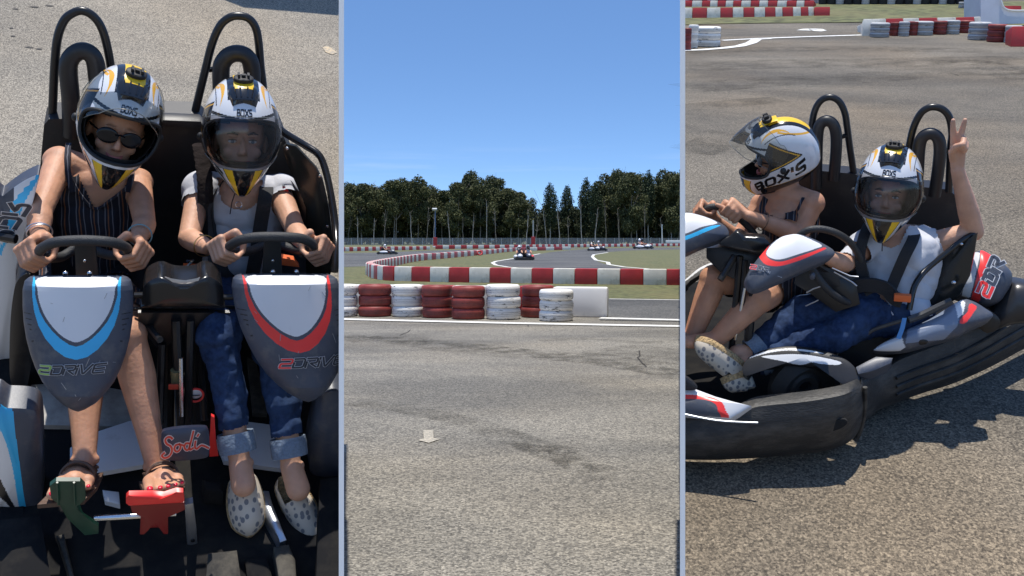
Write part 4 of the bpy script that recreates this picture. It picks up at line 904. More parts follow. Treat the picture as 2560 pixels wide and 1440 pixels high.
# pedals
mb = MB(); plateL(mb, [(124, 1215), (140, 1203), (200, 1203), (212, 1215), (214, 1248), (194, 1258), (206, 1290), (246, 1316), (246, 1334), (212, 1338), (168, 1296), (150, 1264), (128, 1246)], -.66, .012, .006, smooth=False)
for x_ in (143, 185): mb.tube([L(x_, 1206, -.672), L(x_ + 3, 1262, -.672)], .003, 5)
K.part('brake_pedal', mb, K_PEDG)
mb = MB(); plateL(mb, [(315, 1245), (322, 1238), (380, 1237), (410, 1240), (440, 1230), (458, 1231), (461, 1250), (458, 1256), (322, 1264), (315, 1258)], -.69, .014, .008, smooth=False); rp = K.part('accelerator_pedal', mb, K_PEDR)
mb = MB(); plateL(mb, [(326, 1264), (460, 1256), (462, 1274), (420, 1284), (420, 1335), (410, 1335), (408, 1318), (362, 1320), (360, 1336), (350, 1336), (352, 1284), (330, 1280)], -.66, .02, .004, smooth=False); K.part('pedal_bracket', mb, mat('dark_red_plastic', (.20, .006, .006), .4), rp)
# maker's plate
mb = MB(); plateL(mb, [(403, 1090), (420, 1075), (500, 1068), (521, 1078), (523, 1130), (508, 1146), (430, 1152), (410, 1140)], -.50, .02, .008, nrm=(0, -.85, .5)); pl_ = K.part('name_plate', mb, K_NAVY)
p0 = L(468, 1116, -.535); mb = MB(); sodi(mb, lambda x, y, h: p0 + A(x * .05, -h - (y * .066 + .01) * .0, y * .085 + x * .006 + .008)); K.part('lettering', mb, [mat('pale_outline', (.6, .6, .62), .5), mat('brick_red', (.55, .06, .04), .5)], pl_)
# centre column below the box
mb = MB()
for (x0, y0, x1, y1, y, r_) in ((440, 800, 452, 1070, -.20, .014), (476, 800, 470, 1068, -.2, .012), (405, 860, 398, 1060, -.2, .012), (500, 880, 512, 1050, -.16, .012), (360, 800, 400, 850, -.15, .01), (420, 760, 418, 1090, -.12, .02), (488, 760, 490, 1080, -.12, .02)): mb.tube([L(x0, y0, y), L(x1, y1, y - .12)], r_, 8)
plateL(mb, [(345, 782), (575, 782), (577, 800), (560, 820), (545, 850), (520, 872), (498, 868), (520, 835), (480, 818), (430, 818), (395, 835), (415, 866), (392, 870), (360, 830), (345, 800)], -.19, .012, .003, smooth=False)
K.part('steering_support', mb, K_TUBE)
mb = MB(); mb.tube([L(452, 895, -.27), L(454, 1040, -.34)], .0065, 8); K.part('steering_rod', mb, K_CHROME)
mb = MB(); mb.tube([L(440, 925, -.26), L(442, 960, -.27)], .016, 14); K.part('fluid_cup', mb, mat('amber_fluid', (.22, .18, .09), .2))
mb = MB(); plateL(mb, [(421, 962), (446, 962), (446, 974), (421, 974)], -.30, .003, .0005, smooth=False); K.part('warning_label', mb, mat('label_red', (.42, .05, .03), .5))
p = L(489, 988, -.28); mb = MB(); torus(mb, p, (0, -1, .3), .022, .0035); mb.ell(p + A(0, .004, 0), (.020, .003, .020), None, 1); mb.tube([p + A(-.012, -.003, .002), p + A(.012, -.003, .002)], .0018, 5, 2); K.part('prohibition_sign', mb, [K_RED, K_WHITE, K_BLK])
# box between the fairings
mb = MB(); plateL(mb, [(356, 760), (358, 722), (372, 704), (396, 693), (412, 694), (432, 702), (462, 704), (492, 700), (508, 692), (524, 692), (545, 704), (557, 722), (559, 760), (556, 770), (460, 772), (360, 770)], -.17, .12, .018, nrm=(0, -1, .35), rings=10, n=4); bx_ = K.part('centre_box', mb, mat('gloss_black_plastic', (.012, .012, .013), .22))
mb = MB(); plateL(mb, [(412, 693), (434, 700), (462, 703), (488, 700), (500, 694), (496, 702), (462, 709), (432, 706)], -.195, .012, .002, nrm=(0, -1, .6), smooth=False); K.part('badge', mb, K_ALU, bx_)
mb = MB(); mb.tube([L(335, 738, -.14), L(380, 738, -.14)], .009, 8); mb.tube([L(535, 745, -.14), L(590, 742, -.14)], .009, 8); mb.tube([L(330, 772, -.14), L(590, 768, -.14)], .006, 8); K.part('cross_tube', mb, K_TUBE)
# seat back structure, seats
mb = MB(); plateL(mb, [(110, 312), (122, 298), (300, 292), (395, 292), (495, 294), (512, 310), (700, 318), (740, 420), (770, 560), (770, 760), (100, 760), (96, 540), (100, 420)], .58, .10, .02, smooth=False); K.part('back_panel', mb, K_BLK)
mb = MB(); mb.box(L(440, 300, .55), (.17, .05, .03), bev=.012); K.part('back_rim', mb, K_BLK)
for xs in ((128, 372), (520, 765)):
    mb = MB(); x0, x1 = xs; rings = []
    for v in np.linspace(0, 1, 10):
        row = []; yy = lerp(.44, .16, v ** 2); py = lerp(430, 740, v)
        for u in np.linspace(-1, 1, 15): p = L(lerp(x0, x1, (u + 1) / 2), py + 90 * abs(u) ** 4 * (1 - v) ** 3, yy - .16 * abs(u) ** 3); row.append(p)
        rings.append(row)
    vs = [p for r_ in rings for p in r_]; mb.add(vs, [(j * 15 + i, j * 15 + i + 1, (j + 1) * 15 + i + 1, (j + 1) * 15 + i) for j in range(9) for i in range(14)]); K.part('seat', mb, K_BLK)
# roll hoops and slotted head rests
def hoop(px_, ys, y0): return [L(x, y, lerp(y0, ys, max(0, (300 - y) / 270))) for x, y in px_]
for hp, hr, br in (([(126, 330), (130, 300), (133, 240), (137, 160), (144, 95), (160, 52), (182, 33), (206, 27), (230, 38), (250, 62), (264, 100), (276, 160), (290, 260)], [(180, 330), (178, 240), (172, 170), (176, 142), (192, 124), (212, 120), (230, 130), (240, 152), (246, 200), (262, 300)], [(143, 163), (165, 165)]),
                    ([(484, 300), (492, 262), (512, 180), (530, 110), (550, 65), (574, 44), (600, 40), (624, 48), (640, 72), (647, 110), (652, 170), (658, 220), (662, 300)], [(552, 320), (553, 240), (552, 170), (558, 146), (574, 130), (596, 126), (616, 134), (627, 156), (630, 200), (630, 300)], [(515, 175), (548, 172)])):
    mb = MB(); mb.tube(spline(hoop(hp, .68, .62), 5), .0135, 12); K.part('roll_hoop', mb, K_TUBE)
    mb = MB(); mb.tube(spline([p + A(0, -.02, 0) for p in hoop(hr, .66, .60)], 5), [.028] * 51, 14); h_ = K.part('headrest', mb, K_BLK)
    mb = MB(); mb.tube([L(br[0][0], br[0][1], .67), L(br[1][0], br[1][1], .65)], .010, 6)
    if br[0][0] > 400: mb.tube([L(628, 172, .65), L(650, 170, .67)], .009, 6)
    K.part('bracket', mb, K_TUBE, h_)
# side guard at the right
mb = MB(); mb.tube(spline([L(x, y, yy) for x, y, yy in ((660, 280, .56), (702, 325, .52), (760, 362, .48), (796, 386, .44), (812, 420, .4), (826, 480, .32), (838, 560, .22), (841, 620, .12), (836, 680, .05))], 5), .0125, 10); K.part('guard_rail', mb, mat('glossy_black_tube', (.015, .015, .016), .2))
mb = MB(); plateL(mb, [(707, 368), (716, 360), (740, 366), (790, 420), (806, 450), (822, 520), (832, 600), (834, 660), (815, 720), (790, 745), (768, 740), (757, 640), (757, 520), (748, 440), (712, 392)], .30, .012, .01, nrm=(-.25, -1, .1), rings=8, smooth=False); gp = K.part('guard_plate', mb, mat('dark_acrylic', (.02, .022, .02), .18))
mb = MB()
for x, y in ((717, 371), (800, 440), (818, 566)): mb.ell(L(x, y, .27), (.006, .004, .006))
K.part('rivet', mb, K_CHROME, gp)
# side pods behind the arms
ol = [(-20, 520), (10, 488), (50, 458), (84, 440), (98, 440), (90, 470), (76, 530), (66, 590), (52, 660), (40, 700), (30, 790), (34, 880), (40, 915), (10, 930), (-30, 930)]
stripeb = sm2([(98, 436), (82, 448), (52, 478), (30, 510), (12, 590), (-10, 612), (-10, 650), (16, 600), (36, 560), (54, 520), (74, 478), (90, 460)])
mb = MB(); plateL(mb, ol, .18, .05, .03, [([(-40, 600), (24, 560), (60, 600), (60, 960), (-40, 960)], 2), ([(34, 420), (104, 430), (78, 540), (58, 640), (36, 700), (22, 800), (30, 930), (44, 930), (44, 680)], 2), (stripeb, 1), ([(60, 500), (100, 440), (70, 600)], 2), ([(40, 760), (44, 690), (100, 600), (84, 940), (46, 940)], 0)], rings=16, n=8); pod = K.part('side_pod', mb, [K_GREY, K_BLUE, K_WHITE])
mb = MB(); o_ = L(24, 540, .155)
lettering(mb, "2DR", [1, 1, 1], lambda x, y, h: o_ + A(x * .020 + y * .045, -.03 - h, x * .036 - y * .018), .13, .05, mi=lambda c: 1); K.part('lettering', mb, [K_WHITE, K_GREY], pod)
mb = MB(); mb.tube(spline([L(x, y, .34) for x, y in ((104, 440), (92, 500), (74, 590), (56, 660), (38, 690), (18, 760), (20, 850))], 5), .011, 8); mb.tube([L(-5, 590, .12), L(40, 598, .1)], .014, 8); K.part('frame_tube', mb, K_TUBE)
mb = MB(); plateL(mb, [(45, 700), (80, 690), (90, 780), (80, 900), (60, 985), (28, 960), (24, 860), (30, 760)], .0, .1, .01); K.part('inner_panel', mb, K_BLK)
mb = MB(); plateL(mb, [(706, 468), (722, 476), (748, 510), (762, 545), (770, 590), (780, 660), (760, 640), (745, 590), (722, 520)], .36, .03, .008, [([(700, 468), (716, 468), (770, 560), (775, 610), (740, 560)], 1), ([(700, 500), (735, 540), (760, 600), (770, 680), (745, 640)], 2)], rings=12); K.part('side_pod', mb, [K_GREY, K_RED, K_WHITE])
# blue and white cover over the front left wheel, dusty cover on the right
ol = [(-20, 1022), (20, 1020), (75, 1024), (96, 1040), (103, 1090), (104, 1180), (106, 1240), (103, 1272), (80, 1284), (40, 1282), (0, 1272), (-30, 1250)]
mb = MB(); plateL(mb, ol, -.40, .08, .035, [([(-40, 1060), (-10, 1030), (20, 1070), (38, 1150), (50, 1230), (56, 1290), (-40, 1290)], 2), (sm2([(-10, 1015), (28, 1018), (40, 1060), (52, 1130), (62, 1210), (68, 1284), (54, 1286), (46, 1220), (36, 1150), (18, 1085), (-8, 1040)]), 1), ([(-20, 1235), (8, 1200), (46, 1290), (-20, 1300)], 2), (sm2([(-20, 1176), (4, 1180), (30, 1230), (52, 1286), (40, 1286), (18, 1240), (-20, 1200)]), 3)], rings=20, n=10); K.part('wheel_cover', mb, [K_GREY, K_BLUE, K_WHITE, K_BLK])
mb = MB(); torus(mb, L(60, 1340, -.42), (1, .1, .1), .10, .055); K.part('front_wheel', mb, K_MATTE)
mb = MB(); plateL(mb, [(810, 985), (860, 990), (870, 1100), (860, 1240), (800, 1230), (775, 1180), (772, 1120), (790, 1040)], -.38, .08, .03, rings=10); K.part('wheel_cover', mb, K_GREY)
mb = MB(); torus(mb, L(800, 1320, -.42), (1, .1, .1), .10, .055); K.part('front_wheel', mb, K_MATTE)
# nose fairings
def fairing_shape(cx, top, tip, w, tx):
    """outline and paint polygons in pixels from a normalised template"""
    ax = A(tx - cx, tip - top); X = lambda u, t: (cx + ax[0] * t ** 1.25 + u * w * (1 + .06 * t), top + ax[1] * t)
    side = [(.0, .90), (.03, .97), (.10, 1.0), (.22, .995), (.34, .97), (.46, .92), (.58, .84), (.68, .75), (.78, .63), (.87, .47), (.94, .30), (.985, .12)]
    ol = [X(0, -.012)] + [X(-.45, -.006)] + [X(-u, t) for t, u in side] + [X(0, 1.0)] + [X(u, t) for t, u in side[::-1]] + [X(.45, -.006)]
    sh = [(.015, .70), (.08, .695), (.16, .665), (.25, .585), (.32, .48), (.385, .345), (.43, .22), (.458, .09)]
    shield = [X(-u, t) for t, u in sh] + [X(0, .468)] + [X(u, t) for t, u in sh[::-1]] + [X(0, .0)]
    so_ = [(.0, .80), (.14, .79), (.25, .75), (.35, .67), (.44, .545), (.52, .375), (.575, .19)]; si = [(.03, .745), (.14, .73), (.25, .645), (.32, .55), (.385, .42), (.44, .28), (.485, .12)]
    arc = [X(-u, t) for t, u in so_] + [X(0, .595)] + [X(u, t) for t, u in so_[::-1]] + [X(u, t) for t, u in si] + [X(0, .50)] + [X(-u, t) for t, u in si[::-1]]
    return X, sm2(ol, 5), [(q, 1) for q in [arc]] + [(sm2(shield, 4), 2)]
def nose_fairing(cx, top, tip, w, tx, colm, two, lx):
    X, ol, paint = fairing_shape(cx, top, tip, w, tx); slits = []
    for sgn in (-1, 1):
        for k, t in enumerate((.27, .31, .35, .385, .43, .47)): slits.append(([X(sgn * .80, t - .003), X(sgn * (.96 - .04 * k), t - .008), X(sgn * (.96 - .04 * k), t - .001 + .001 * k), X(sgn * .80, t + .004 + .001 * k)], 3))
    nrm = A(0, -.80, .60); p0 = L(cx, (top + tip) / 2, -.30); nu = nrm / np.linalg.norm(nrm); ax = A(tx - cx, tip - top)
    SD = [(0, .80), (.012, .90), (.035, .965), (.10, 1.0), (.22, .995), (.34, .97), (.46, .92), (.58, .84), (.68, .75), (.78, .63), (.87, .47), (.94, .30), (.985, .12), (1, .01)]
    wid = lambda t: interp(t, [a_ for a_, _ in SD], [b_ for _, b_ in SD])
    def hgt(u, t): return .055 * (max(0, 1 - abs(u) ** 3.2)) ** .75 * min(1, (t + .004) / .07) ** .6 * min(1, max(0, 1.003 - t) / .14) ** .55
    def fpt(u, t): x, y = X(u * wid(t), t - .012 * (1 - u * u) * (t < .02)); return LF.pl(x, y, p0, nrm) + nu * hgt(u, t)
    us = np.sin(np.linspace(-1, 1, 221) * math.pi / 2); ts = np.concatenate([np.linspace(0, .1, 28), np.linspace(.1, .86, 260)[1:], np.linspace(.86, 1, 30)[1:]])
    um = (us[:-1] + us[1:]) / 2; tm = (ts[:-1] + ts[1:]) / 2; PX = np.array([[X(u * wid(t), t) for u in um] for t in tm]); pm = np.zeros(PX.shape[:2], int)
    for poly, mi in slits + paint: pm[inpoly_np(PX[..., 0], PX[..., 1], poly)] = mi
    mb = MB(); mb.grid(fpt, us, ts, mi=pm, thick=lambda u, t: fpt(u, t) - nu * (hgt(u, t) + .03))
    f = K.part('nose_fairing', mb, [K_GREY, colm, K_WHITE, K_BLK])
    rs_ = random.Random(int(cx)); 
    for _ in range(9):
        mb = MB(); x_, y_, a_ = rs_.uniform(-.8, .8), rs_.uniform(.1, .9), rs_.uniform(-1, 1); ln_ = rs_.uniform(.03, .12)
        pts_ = [fpt(x_ + ln_ * math.cos(a_) * q, min(.97, y_ + ln_ * math.sin(a_) * q)) + nu * .0004 for q in (0, .5, 1)]; mb.tube(pts_, .0007, 4); K.part('scratch', mb, SCR, f)
    mb = MB(); c0 = X(lx, .665)
    def lift(x, y):
        t = (y - top) / ax[1]; u = (x - (cx + ax[0] * max(0, t) ** 1.25)) / (w * (1 + .06 * t) * wid(t)); return hgt(u, t)
    ext = lambda x, y, h: LF.pl(c0[0] + x, c0[1] - y, p0, nrm) + nu * (lift(c0[0] + x, c0[1] - y) + h)
    sx_ = 25.5; sy_ = 21
    lettering(mb, "2DRiVE", [1.05, 1.0, 1.0, .05, 1.1, 1.05], lambda x, y, h: ext(x * sx_ + 0, y * sy_ + x * 1.2, h * 1.5 + .002), .10, .055, gap=.22, slant=.3, mi=lambda c: 2 if c == '2' else 1)
    K.part('lettering', mb, [mat('letter_outline', (.5, .5, .53), .4), mat('letter_dark', (.03, .032, .04), .4), two], f)
    for x_ in (-.22, .22): mb = MB(); mb.ell(LF.pl(*X(x_, -.02), p0 + A(0, .04, 0), nrm), (.007, .007, .007)); K.part('bolt', mb, K_CHROME, f)
    return f
nose_fairing(194, 690, 1028, 137, 196, K_BLUE, K_GREEN, -.08); nose_fairing(712, 686, 1004, 134, 770, K_RED, K_RED, .22)
# steering wheels
for (arc_, plate, back) in (([(98, 642), (98, 630), (106, 620), (122, 611), (150, 604), (205, 601), (255, 603), (285, 607), (306, 614), (318, 622), (320, 636)], [(186, 612), (238, 612), (246, 690), (190, 690)], (150, 205, 270)),
                    ([(570, 628), (572, 618), (585, 608), (605, 599), (640, 593), (690, 592), (735, 594), (760, 598), (778, 608), (784, 616), (780, 624)], [(662, 600), (702, 600), (706, 690), (656, 690)], (620, 680, 740))):
    mb = MB(); n_ = len(arc_); pts = [L(x, y, -.10 + .09 * (abs(i - (n_ - 1) / 2) / ((n_ - 1) / 2)) ** 2) for i, (x, y) in enumerate(arc_)]
    pts += [L(back[2], arc_[-1][1] + 1, .10), L(back[1], arc_[5][1] + 16, .14), L(back[0], arc_[0][1] + 1, .10)]
    mb.tube(spline(pts, 6, closed=True), .0145, 12, closed=True); sw = K.part('steering_wheel', mb, mat('grip_rubber', (.03, .031, .033), .6, bump=.3, bscale=260))
    mb = MB(); plateL(mb, plate, -.02, .02, .004, smooth=False); K.part('hub_plate', mb, mat('hub_grey', (.035, .04, .042), .4), sw)
    mb = MB(); mb.ell(L((plate[0][0] + plate[1][0]) / 2, 652, -.045), (.005, .004, .005)); K.part('hub_bolt', mb, K_CHROME, sw)
# harness anchors with red-orange buckles at the seat of the right-hand driver
mb = MB(); plateL(mb, [(458, 668), (518, 672), (518, 688), (462, 686)], .12, .02, .004, smooth=False); mb.box(L(478, 676, .10), (.035, .02, .03), bev=.004); K.part('belt_buckle', mb, K_ORANGE)
mb = MB(); plateL(mb, [(694, 643), (735, 650), (748, 668), (694, 662)], .06, .02, .004, smooth=False); K.part('belt_buckle', mb, K_ORANGE)
mb = MB(); mb.tube([L(466, 652, .1), L(484, 650, .1), L(462, 672, .1)], .004, 6); K.part('buckle_bar', mb, K_CHROME)

# ------------------------------------------------------------------ LEFT BAY: drivers
def toes(B, heel, ball, tip, wdir, k=1.0, tag='foot'):
    heel, ball, tip = A(*heel), A(*ball), A(*tip); w = A(*wdir); w /= np.linalg.norm(w)
    B.cap(heel, .030 * k, lerp(heel, ball, .6), .030 * k, tag); B.cap(lerp(heel, ball, .6), .030 * k, ball, .026 * k, tag)
    for s in (-1, -.33, .33, 1): B.cap(lerp(heel, ball, .5) + w * s * .014 * k, .02 * k, ball + w * s * .026 * k, .016 * k, tag)
    d = tip - ball; nails = []
    for i, (s, ln, r_) in enumerate(((-1.15, 1.0, .0125), (-.45, .95, .0095), (.1, .85, .009), (.62, .72, .0085), (1.1, .55, .008))):
        a = ball + w * s * .026 * k; b = ball + d * ln * .8 + w * s * .030 * k; B.cap(a, r_ * 1.2 * k, b, r_ * k, tag); nails.append((b, r_ * k))
    return nails
PA = Thing('person', 'person in sunglasses, pinstriped top and open helmet steering behind the blue-arced fairing', 'person', LF, tuple(L(230, 650, .30)))
B = Body(); nk = L(250, 445, .40); ch1 = L(245, 500, .38); ch2 = L(238, 560, .36); wa = L(225, 640, .34); hp = L(215, 720, .30)
B.ell(ch1, (.155, .085, .13), tag='torso'); B.ell(ch2 + A(0, -.01, .02), (.145, .09, .12), tag='torso'); B.ell(wa, (.125, .09, .14), tag='torso'); B.ell(hp, (.16, .12, .11), tag='torso')
for x_ in (-.058, .058): B.ell(ch1 + A(x_, -.055, -.035), (.052, .045, .05), tag='torso')
shl = L(150, 402, .42); shr = L(344, 455, .42)
B.ell(shl, (.052, .048, .046), tag='shoulder'); B.ell(shr, (.050, .048, .046), tag='shoulder'); B.cap(lerp(shl, nk, .15), .048, lerp(shl, nk, .8), .055, 'upper'); B.cap(lerp(shr, nk, .15), .048, lerp(shr, nk, .8), .052, 'upper'); B.cap(ch1, .08, nk, .052, 'upper')
hc = L(297, 312, .34); B.cap(nk, .05, hc + A(0, .03, -.06), .048, 'neck')
for s in (-1, 1): B.cap(nk + A(s * .02, -.03, -.02), .010, lerp(shl if s < 0 else shr, nk, .3) + A(0, -.028, .01), .010, 'upper')
MXA = orient((.10, -.86, .34), (0, 0, 1), R(17)); TA = face_on(B, hc + MXA @ A(0, .0, -.022), MXA, .98)
elA = L(100, 530, .16); wrA = L(98, 592, .055); elA2 = L(362, 560, .17); wrA2 = L(346, 596, .05)
arm(B, shl, elA, wrA, .96); arm(B, shr, elA2, wrA2, .94)
upg = A(0, -.62, .78)
grip(B, L(96, 640, -.02), A(-.25, .25, -1.0) + A(-.6, 0, 0), upg + A(-.3, 0, 0), wrA, thumb=-1); grip(B, L(326, 638, -.02), A(.5, .25, -1.0), upg + A(.3, 0, 0), wrA2, thumb=1)
kA2 = L(318, 838, -.20); aA2 = L(392, 1165, -.47); kA1 = L(212, 900, -.18); aA1 = L(212, 1150, -.44)
B.cap(hp + A(.08, -.03, 0), .085, lerp(hp, kA2, .5) + A(.04, 0, .02), .072, 'thigh'); B.cap(lerp(hp, kA2, .5) + A(.04, 0, .02), .072, kA2, .056, 'thigh')
B.cap(hp + A(-.08, -.03, 0), .085, lerp(hp, kA1, .5) + A(-.04, 0, .02), .072, 'thigh'); B.cap(lerp(hp, kA1, .5) + A(-.04, 0, .02), .072, kA1, .056, 'thigh')
for kk, aa in ((kA2, aA2), (kA1, aA1)):
    m = lerp(kk, aa, .33); B.ell(kk + A(0, -.012, 0), (.048, .045, .05), tag='knee'); B.cap(kk, .05, m + A(0, .012, 0), .052, 'shin'); B.cap(m + A(0, .012, 0), .052, lerp(kk, aa, .7), .037, 'shin'); B.cap(lerp(kk, aa, .7), .037, aa, .030, 'shin'); B.cap(kk + A(0, -.01, 0), .035, lerp(kk, aa, .6) + A(0, -.008, 0), .028, 'shin')
    for s in (-1, 1): B.ell(aa + A(s * .026, 0, .0), (.013, .014, .016), tag='shin')
nA2 = toes(B, L(398, 1182, -.45), L(410, 1200, -.56), L(420, 1226, -.64), (1, 0, .0), 1.25); nA1 = toes(B, L(205, 1170, -.43), L(186, 1205, -.56), L(172, 1240, -.62), (1, 0, 0), 1.2)
B.build(.0042, 3); bodyA = PA.part('body', part_body(PA, B, SKIN1), None)
vee = [(166, 360), (182, 380), (205, 450), (240, 522), (262, 505), (300, 478), (330, 440), (352, 420), (340, 300), (240, 300)]
def prA(tag, t, co):
    if tag not in ('torso', 'upper', 'shoulder', 'thigh'): return False
    px_, py_ = LF.px(co)
    if tag == 'thigh': return t < .6 and py_ < 800
    if tag in ('upper', 'shoulder'): return py_ > 500 and 165 < px_ < 325
    return not inpoly(px_, py_, vee) and py_ > 385
PA.part('striped_top', B.garment(prA, .008, .012, 13, 3), STRIPE, bodyA)
mb = strap([L(172, 365, .455) + A(0, 0, .01), L(169, 378, .39), L(168, 405, .345), L(172, 440, .315), L(182, 480, .29)], .017, .004, (1, 0, 0)); PA.part('shoulder_strap', mb, STRIPE, bodyA)
mb = strap([L(330, 420, .42), L(326, 450, .35), L(318, 480, .31)], .017, .004, (1, 0, 0)); PA.part('shoulder_strap', mb, STRIPE, bodyA)
mb = MB(); vn = spline([L(176, 440, .325), L(200, 485, .295), L(238, 522, .275), L(280, 498, .285), L(316, 470, .31)], 5); mb.tube(vn, .005, 6); PA.part('neckline', mb, STRIPE, bodyA)
face_parts(PA, bodyA, TA, MXA, True, smile=.004)
helmet(PA, bodyA, hc, MXA, VIS_CLEAR, 52)
mb = MB(); torus(mb, lerp(elA, wrA, .80), wrA - elA, .0345, .0022); torus(mb, lerp(elA, wrA, .86), wrA - elA + A(.02, 0, 0), .034, .0018); PA.part('bracelet', mb, K_ALU, bodyA)
mb = MB(); torus(mb, lerp(elA2, wrA2, .78), wrA2 - elA2, .034, .0022); PA.part('bracelet', mb, mat('teal_thread', (.2, .33, .34), .5), bodyA)
for aa, nl, hl, bl in ((aA2, nA2, L(398, 1182, -.45), L(410, 1200, -.56)), (aA1, nA1, L(205, 1170, -.43), L(186, 1205, -.56))):
    mb = MB()
    for f in (.05, .22, .38, .56, .78): c = lerp(aa + A(0, -.012, .0), bl, f); torus(mb, c, lerp(aa - kA2, bl - hl, min(1, f * 1.4)), .036 + .008 * f, .0042)
    mb.tube([bl + A(-.045, -.01, -.012), bl + A(-.02, -.035, .012), bl + A(.02, -.035, .010), bl + A(.045, -.01, -.014)], .007, 8)
    d = nl[1][0] - bl; s0 = bl + d * 1.25; ws = A(1, 0, 0); nn = np.cross(ws, d); nn /= np.linalg.norm(nn); nn = nn if nn[2] < 0 else -nn
    for q0, q1 in ((hl, bl), (bl, s0)):
        mb.loft([[q + ws * a_ * .055 + nn * (b_ * .006 + .026) for a_, b_ in ((-1, -1), (1, -1), (1, 1), (-1, 1))] for q in (q0, q1)])
    PA.part('sandal', mb, LEATH, bodyA)
    mb = MB(); [mb.ell(b + (A(0, -.25, .9) * r_ * .72), (r_ * .55, r_ * .7, r_ * .35), rotx(R(-20))) for b, r_ in nl]; PA.part('toenails', mb, mat('red_nail_polish', (.7, .02, .05), .15), bodyA)

PB = Thing('person', 'person in white T-shirt and rolled jeans with both hands on the right-hand steering wheel', 'person', LF, tuple(L(600, 660, .30)))
B = Body(); nk = L(600, 478, .40); ch1 = L(600, 530, .38); ch2 = L(602, 590, .36); wa = L(606, 650, .33); hp = L(612, 730, .28)
B.ell(ch1, (.145, .085, .12), tag='torso'); B.ell(ch2, (.135, .088, .12), tag='torso'); B.ell(wa, (.125, .09, .12), tag='torso'); B.ell(hp, (.15, .12, .10), tag='hips')
for x_ in (-.052, .052): B.ell(ch1 + A(x_, -.055, -.03), (.048, .040, .045), tag='torso')
shl = L(500, 478, .40); shr = L(698, 482, .40)
B.ell(shl, (.052, .048, .05), tag='shoulder'); B.ell(shr, (.052, .048, .05), tag='shoulder'); B.cap(shl, .046, lerp(shl, nk, .8), .052, 'upper'); B.cap(shr, .046, lerp(shr, nk, .8), .052, 'upper'); B.cap(ch1, .08, nk, .05, 'upper')
hc = L(602, 338, .34); B.cap(nk, .048, hc + A(0, .03, -.06), .047, 'neck'); MXB = orient((.0, -.80, .46), (0, 0, 1), R(0)); TBf = face_on(B, hc + MXB @ A(0, .0, -.018), MXB, .98)
elB = L(472, 596, .20); wrB = L(522, 620, .08); elB2 = L(738, 575, .20); wrB2 = L(768, 620, .06)
arm(B, shl, elB, wrB, .94); arm(B, shr, elB2, wrB2, .94)
grip(B, L(572, 628, -.02), A(-.35, .25, -.55), upg + A(-.1, 0, 0), wrB, thumb=-1, sc=1.02); grip(B, L(786, 628, -.02), A(.55, .25, -.9), upg + A(.3, 0, 0), wrB2, thumb=1)
kB1 = L(548, 832, -.20); aB1 = L(600, 1158, -.47); kB2 = L(690, 880, -.22); aB2 = L(728, 1165, -.47)
for kk, s in ((kB1, -1), (kB2, 1)):
    m = lerp(hp, kk, .5) + A(s * .04, 0, .02); B.cap(hp + A(s * .08, -.03, 0), .085, m, .075, 'thigh'); B.cap(m, .075, kk, .060, 'thigh')
for kk, aa in ((kB1, aB1), (kB2, aB2)):
    m = lerp(kk, aa, .35); B.cap(kk, .050, m, .045, 'shin'); B.cap(m, .045, lerp(kk, aa, .7), .037, 'shin'); B.cap(lerp(kk, aa, .7), .036, aa, .030, 'ankle')
    B.ell(aa + A(.028, 0, 0), (.012, .013, .015), tag='ankle')
tB1 = L(625, 1312, -.62); tB2 = L(778, 1330, -.62); B.cap(aB1, .033, lerp(aB1, tB1, .35), .036, 'ankle'); B.cap(aB2, .033, lerp(aB2, tB2, .35), .036, 'ankle')
B.build(.0042, 3); bodyB = PB.part('body', part_body(PB, B, SKIN2), None)
neck_ = [(545, 455), (560, 505), (585, 520), (610, 522), (628, 515), (645, 500), (655, 455)]
def prB(tag, t, co):
    px_, py_ = LF.px(co)
    if tag == 'hips': return py_ < 735
    if tag == 'upperarm': return t < .55 and py_ < 515 and np.linalg.norm(co - shl) < .10 or (px_ > 660 and t < .5 and np.linalg.norm(co - shr) < .10)
    if tag not in ('torso', 'upper', 'shoulder'): return False
    return not inpoly(px_, py_, neck_) and py_ > 440
PB.part('t_shirt', B.garment(prB, .012, .014, 12, 9), TEE, bodyB)
PB.part('jeans', B.garment(lambda tag, t, co: tag in ('hips', 'thigh', 'shin') and LF.px(co)[1] > 700, .008, .012, 20, 5), DENIM, bodyB)
for kk, aa in ((kB1, aB1), (kB2, aB2)):
    mb = MB(); d = aa - kk; d /= np.linalg.norm(d); c0 = lerp(kk, aa, .86); x = A(1, 0, 0); x = x - d * (x @ d); x /= np.linalg.norm(x); y = np.cross(d, x); rings = []
    for h_, r_ in ((-.034, .046), (-.038, .052), (-.02, .054), (.014, .0535), (.020, .052), (.020, .046), (.0, .044)): rings.append([c0 + d * h_ + (x * math.cos(b) + y * math.sin(b)) * r_ * (1 + .035 * math.sin(3 * b)) for b in np.linspace(0, 6.283, 28, endpoint=False)])
    mb.loft(rings, cap=False); PB.part('jeans_cuff', mb, CUFF, bodyB)
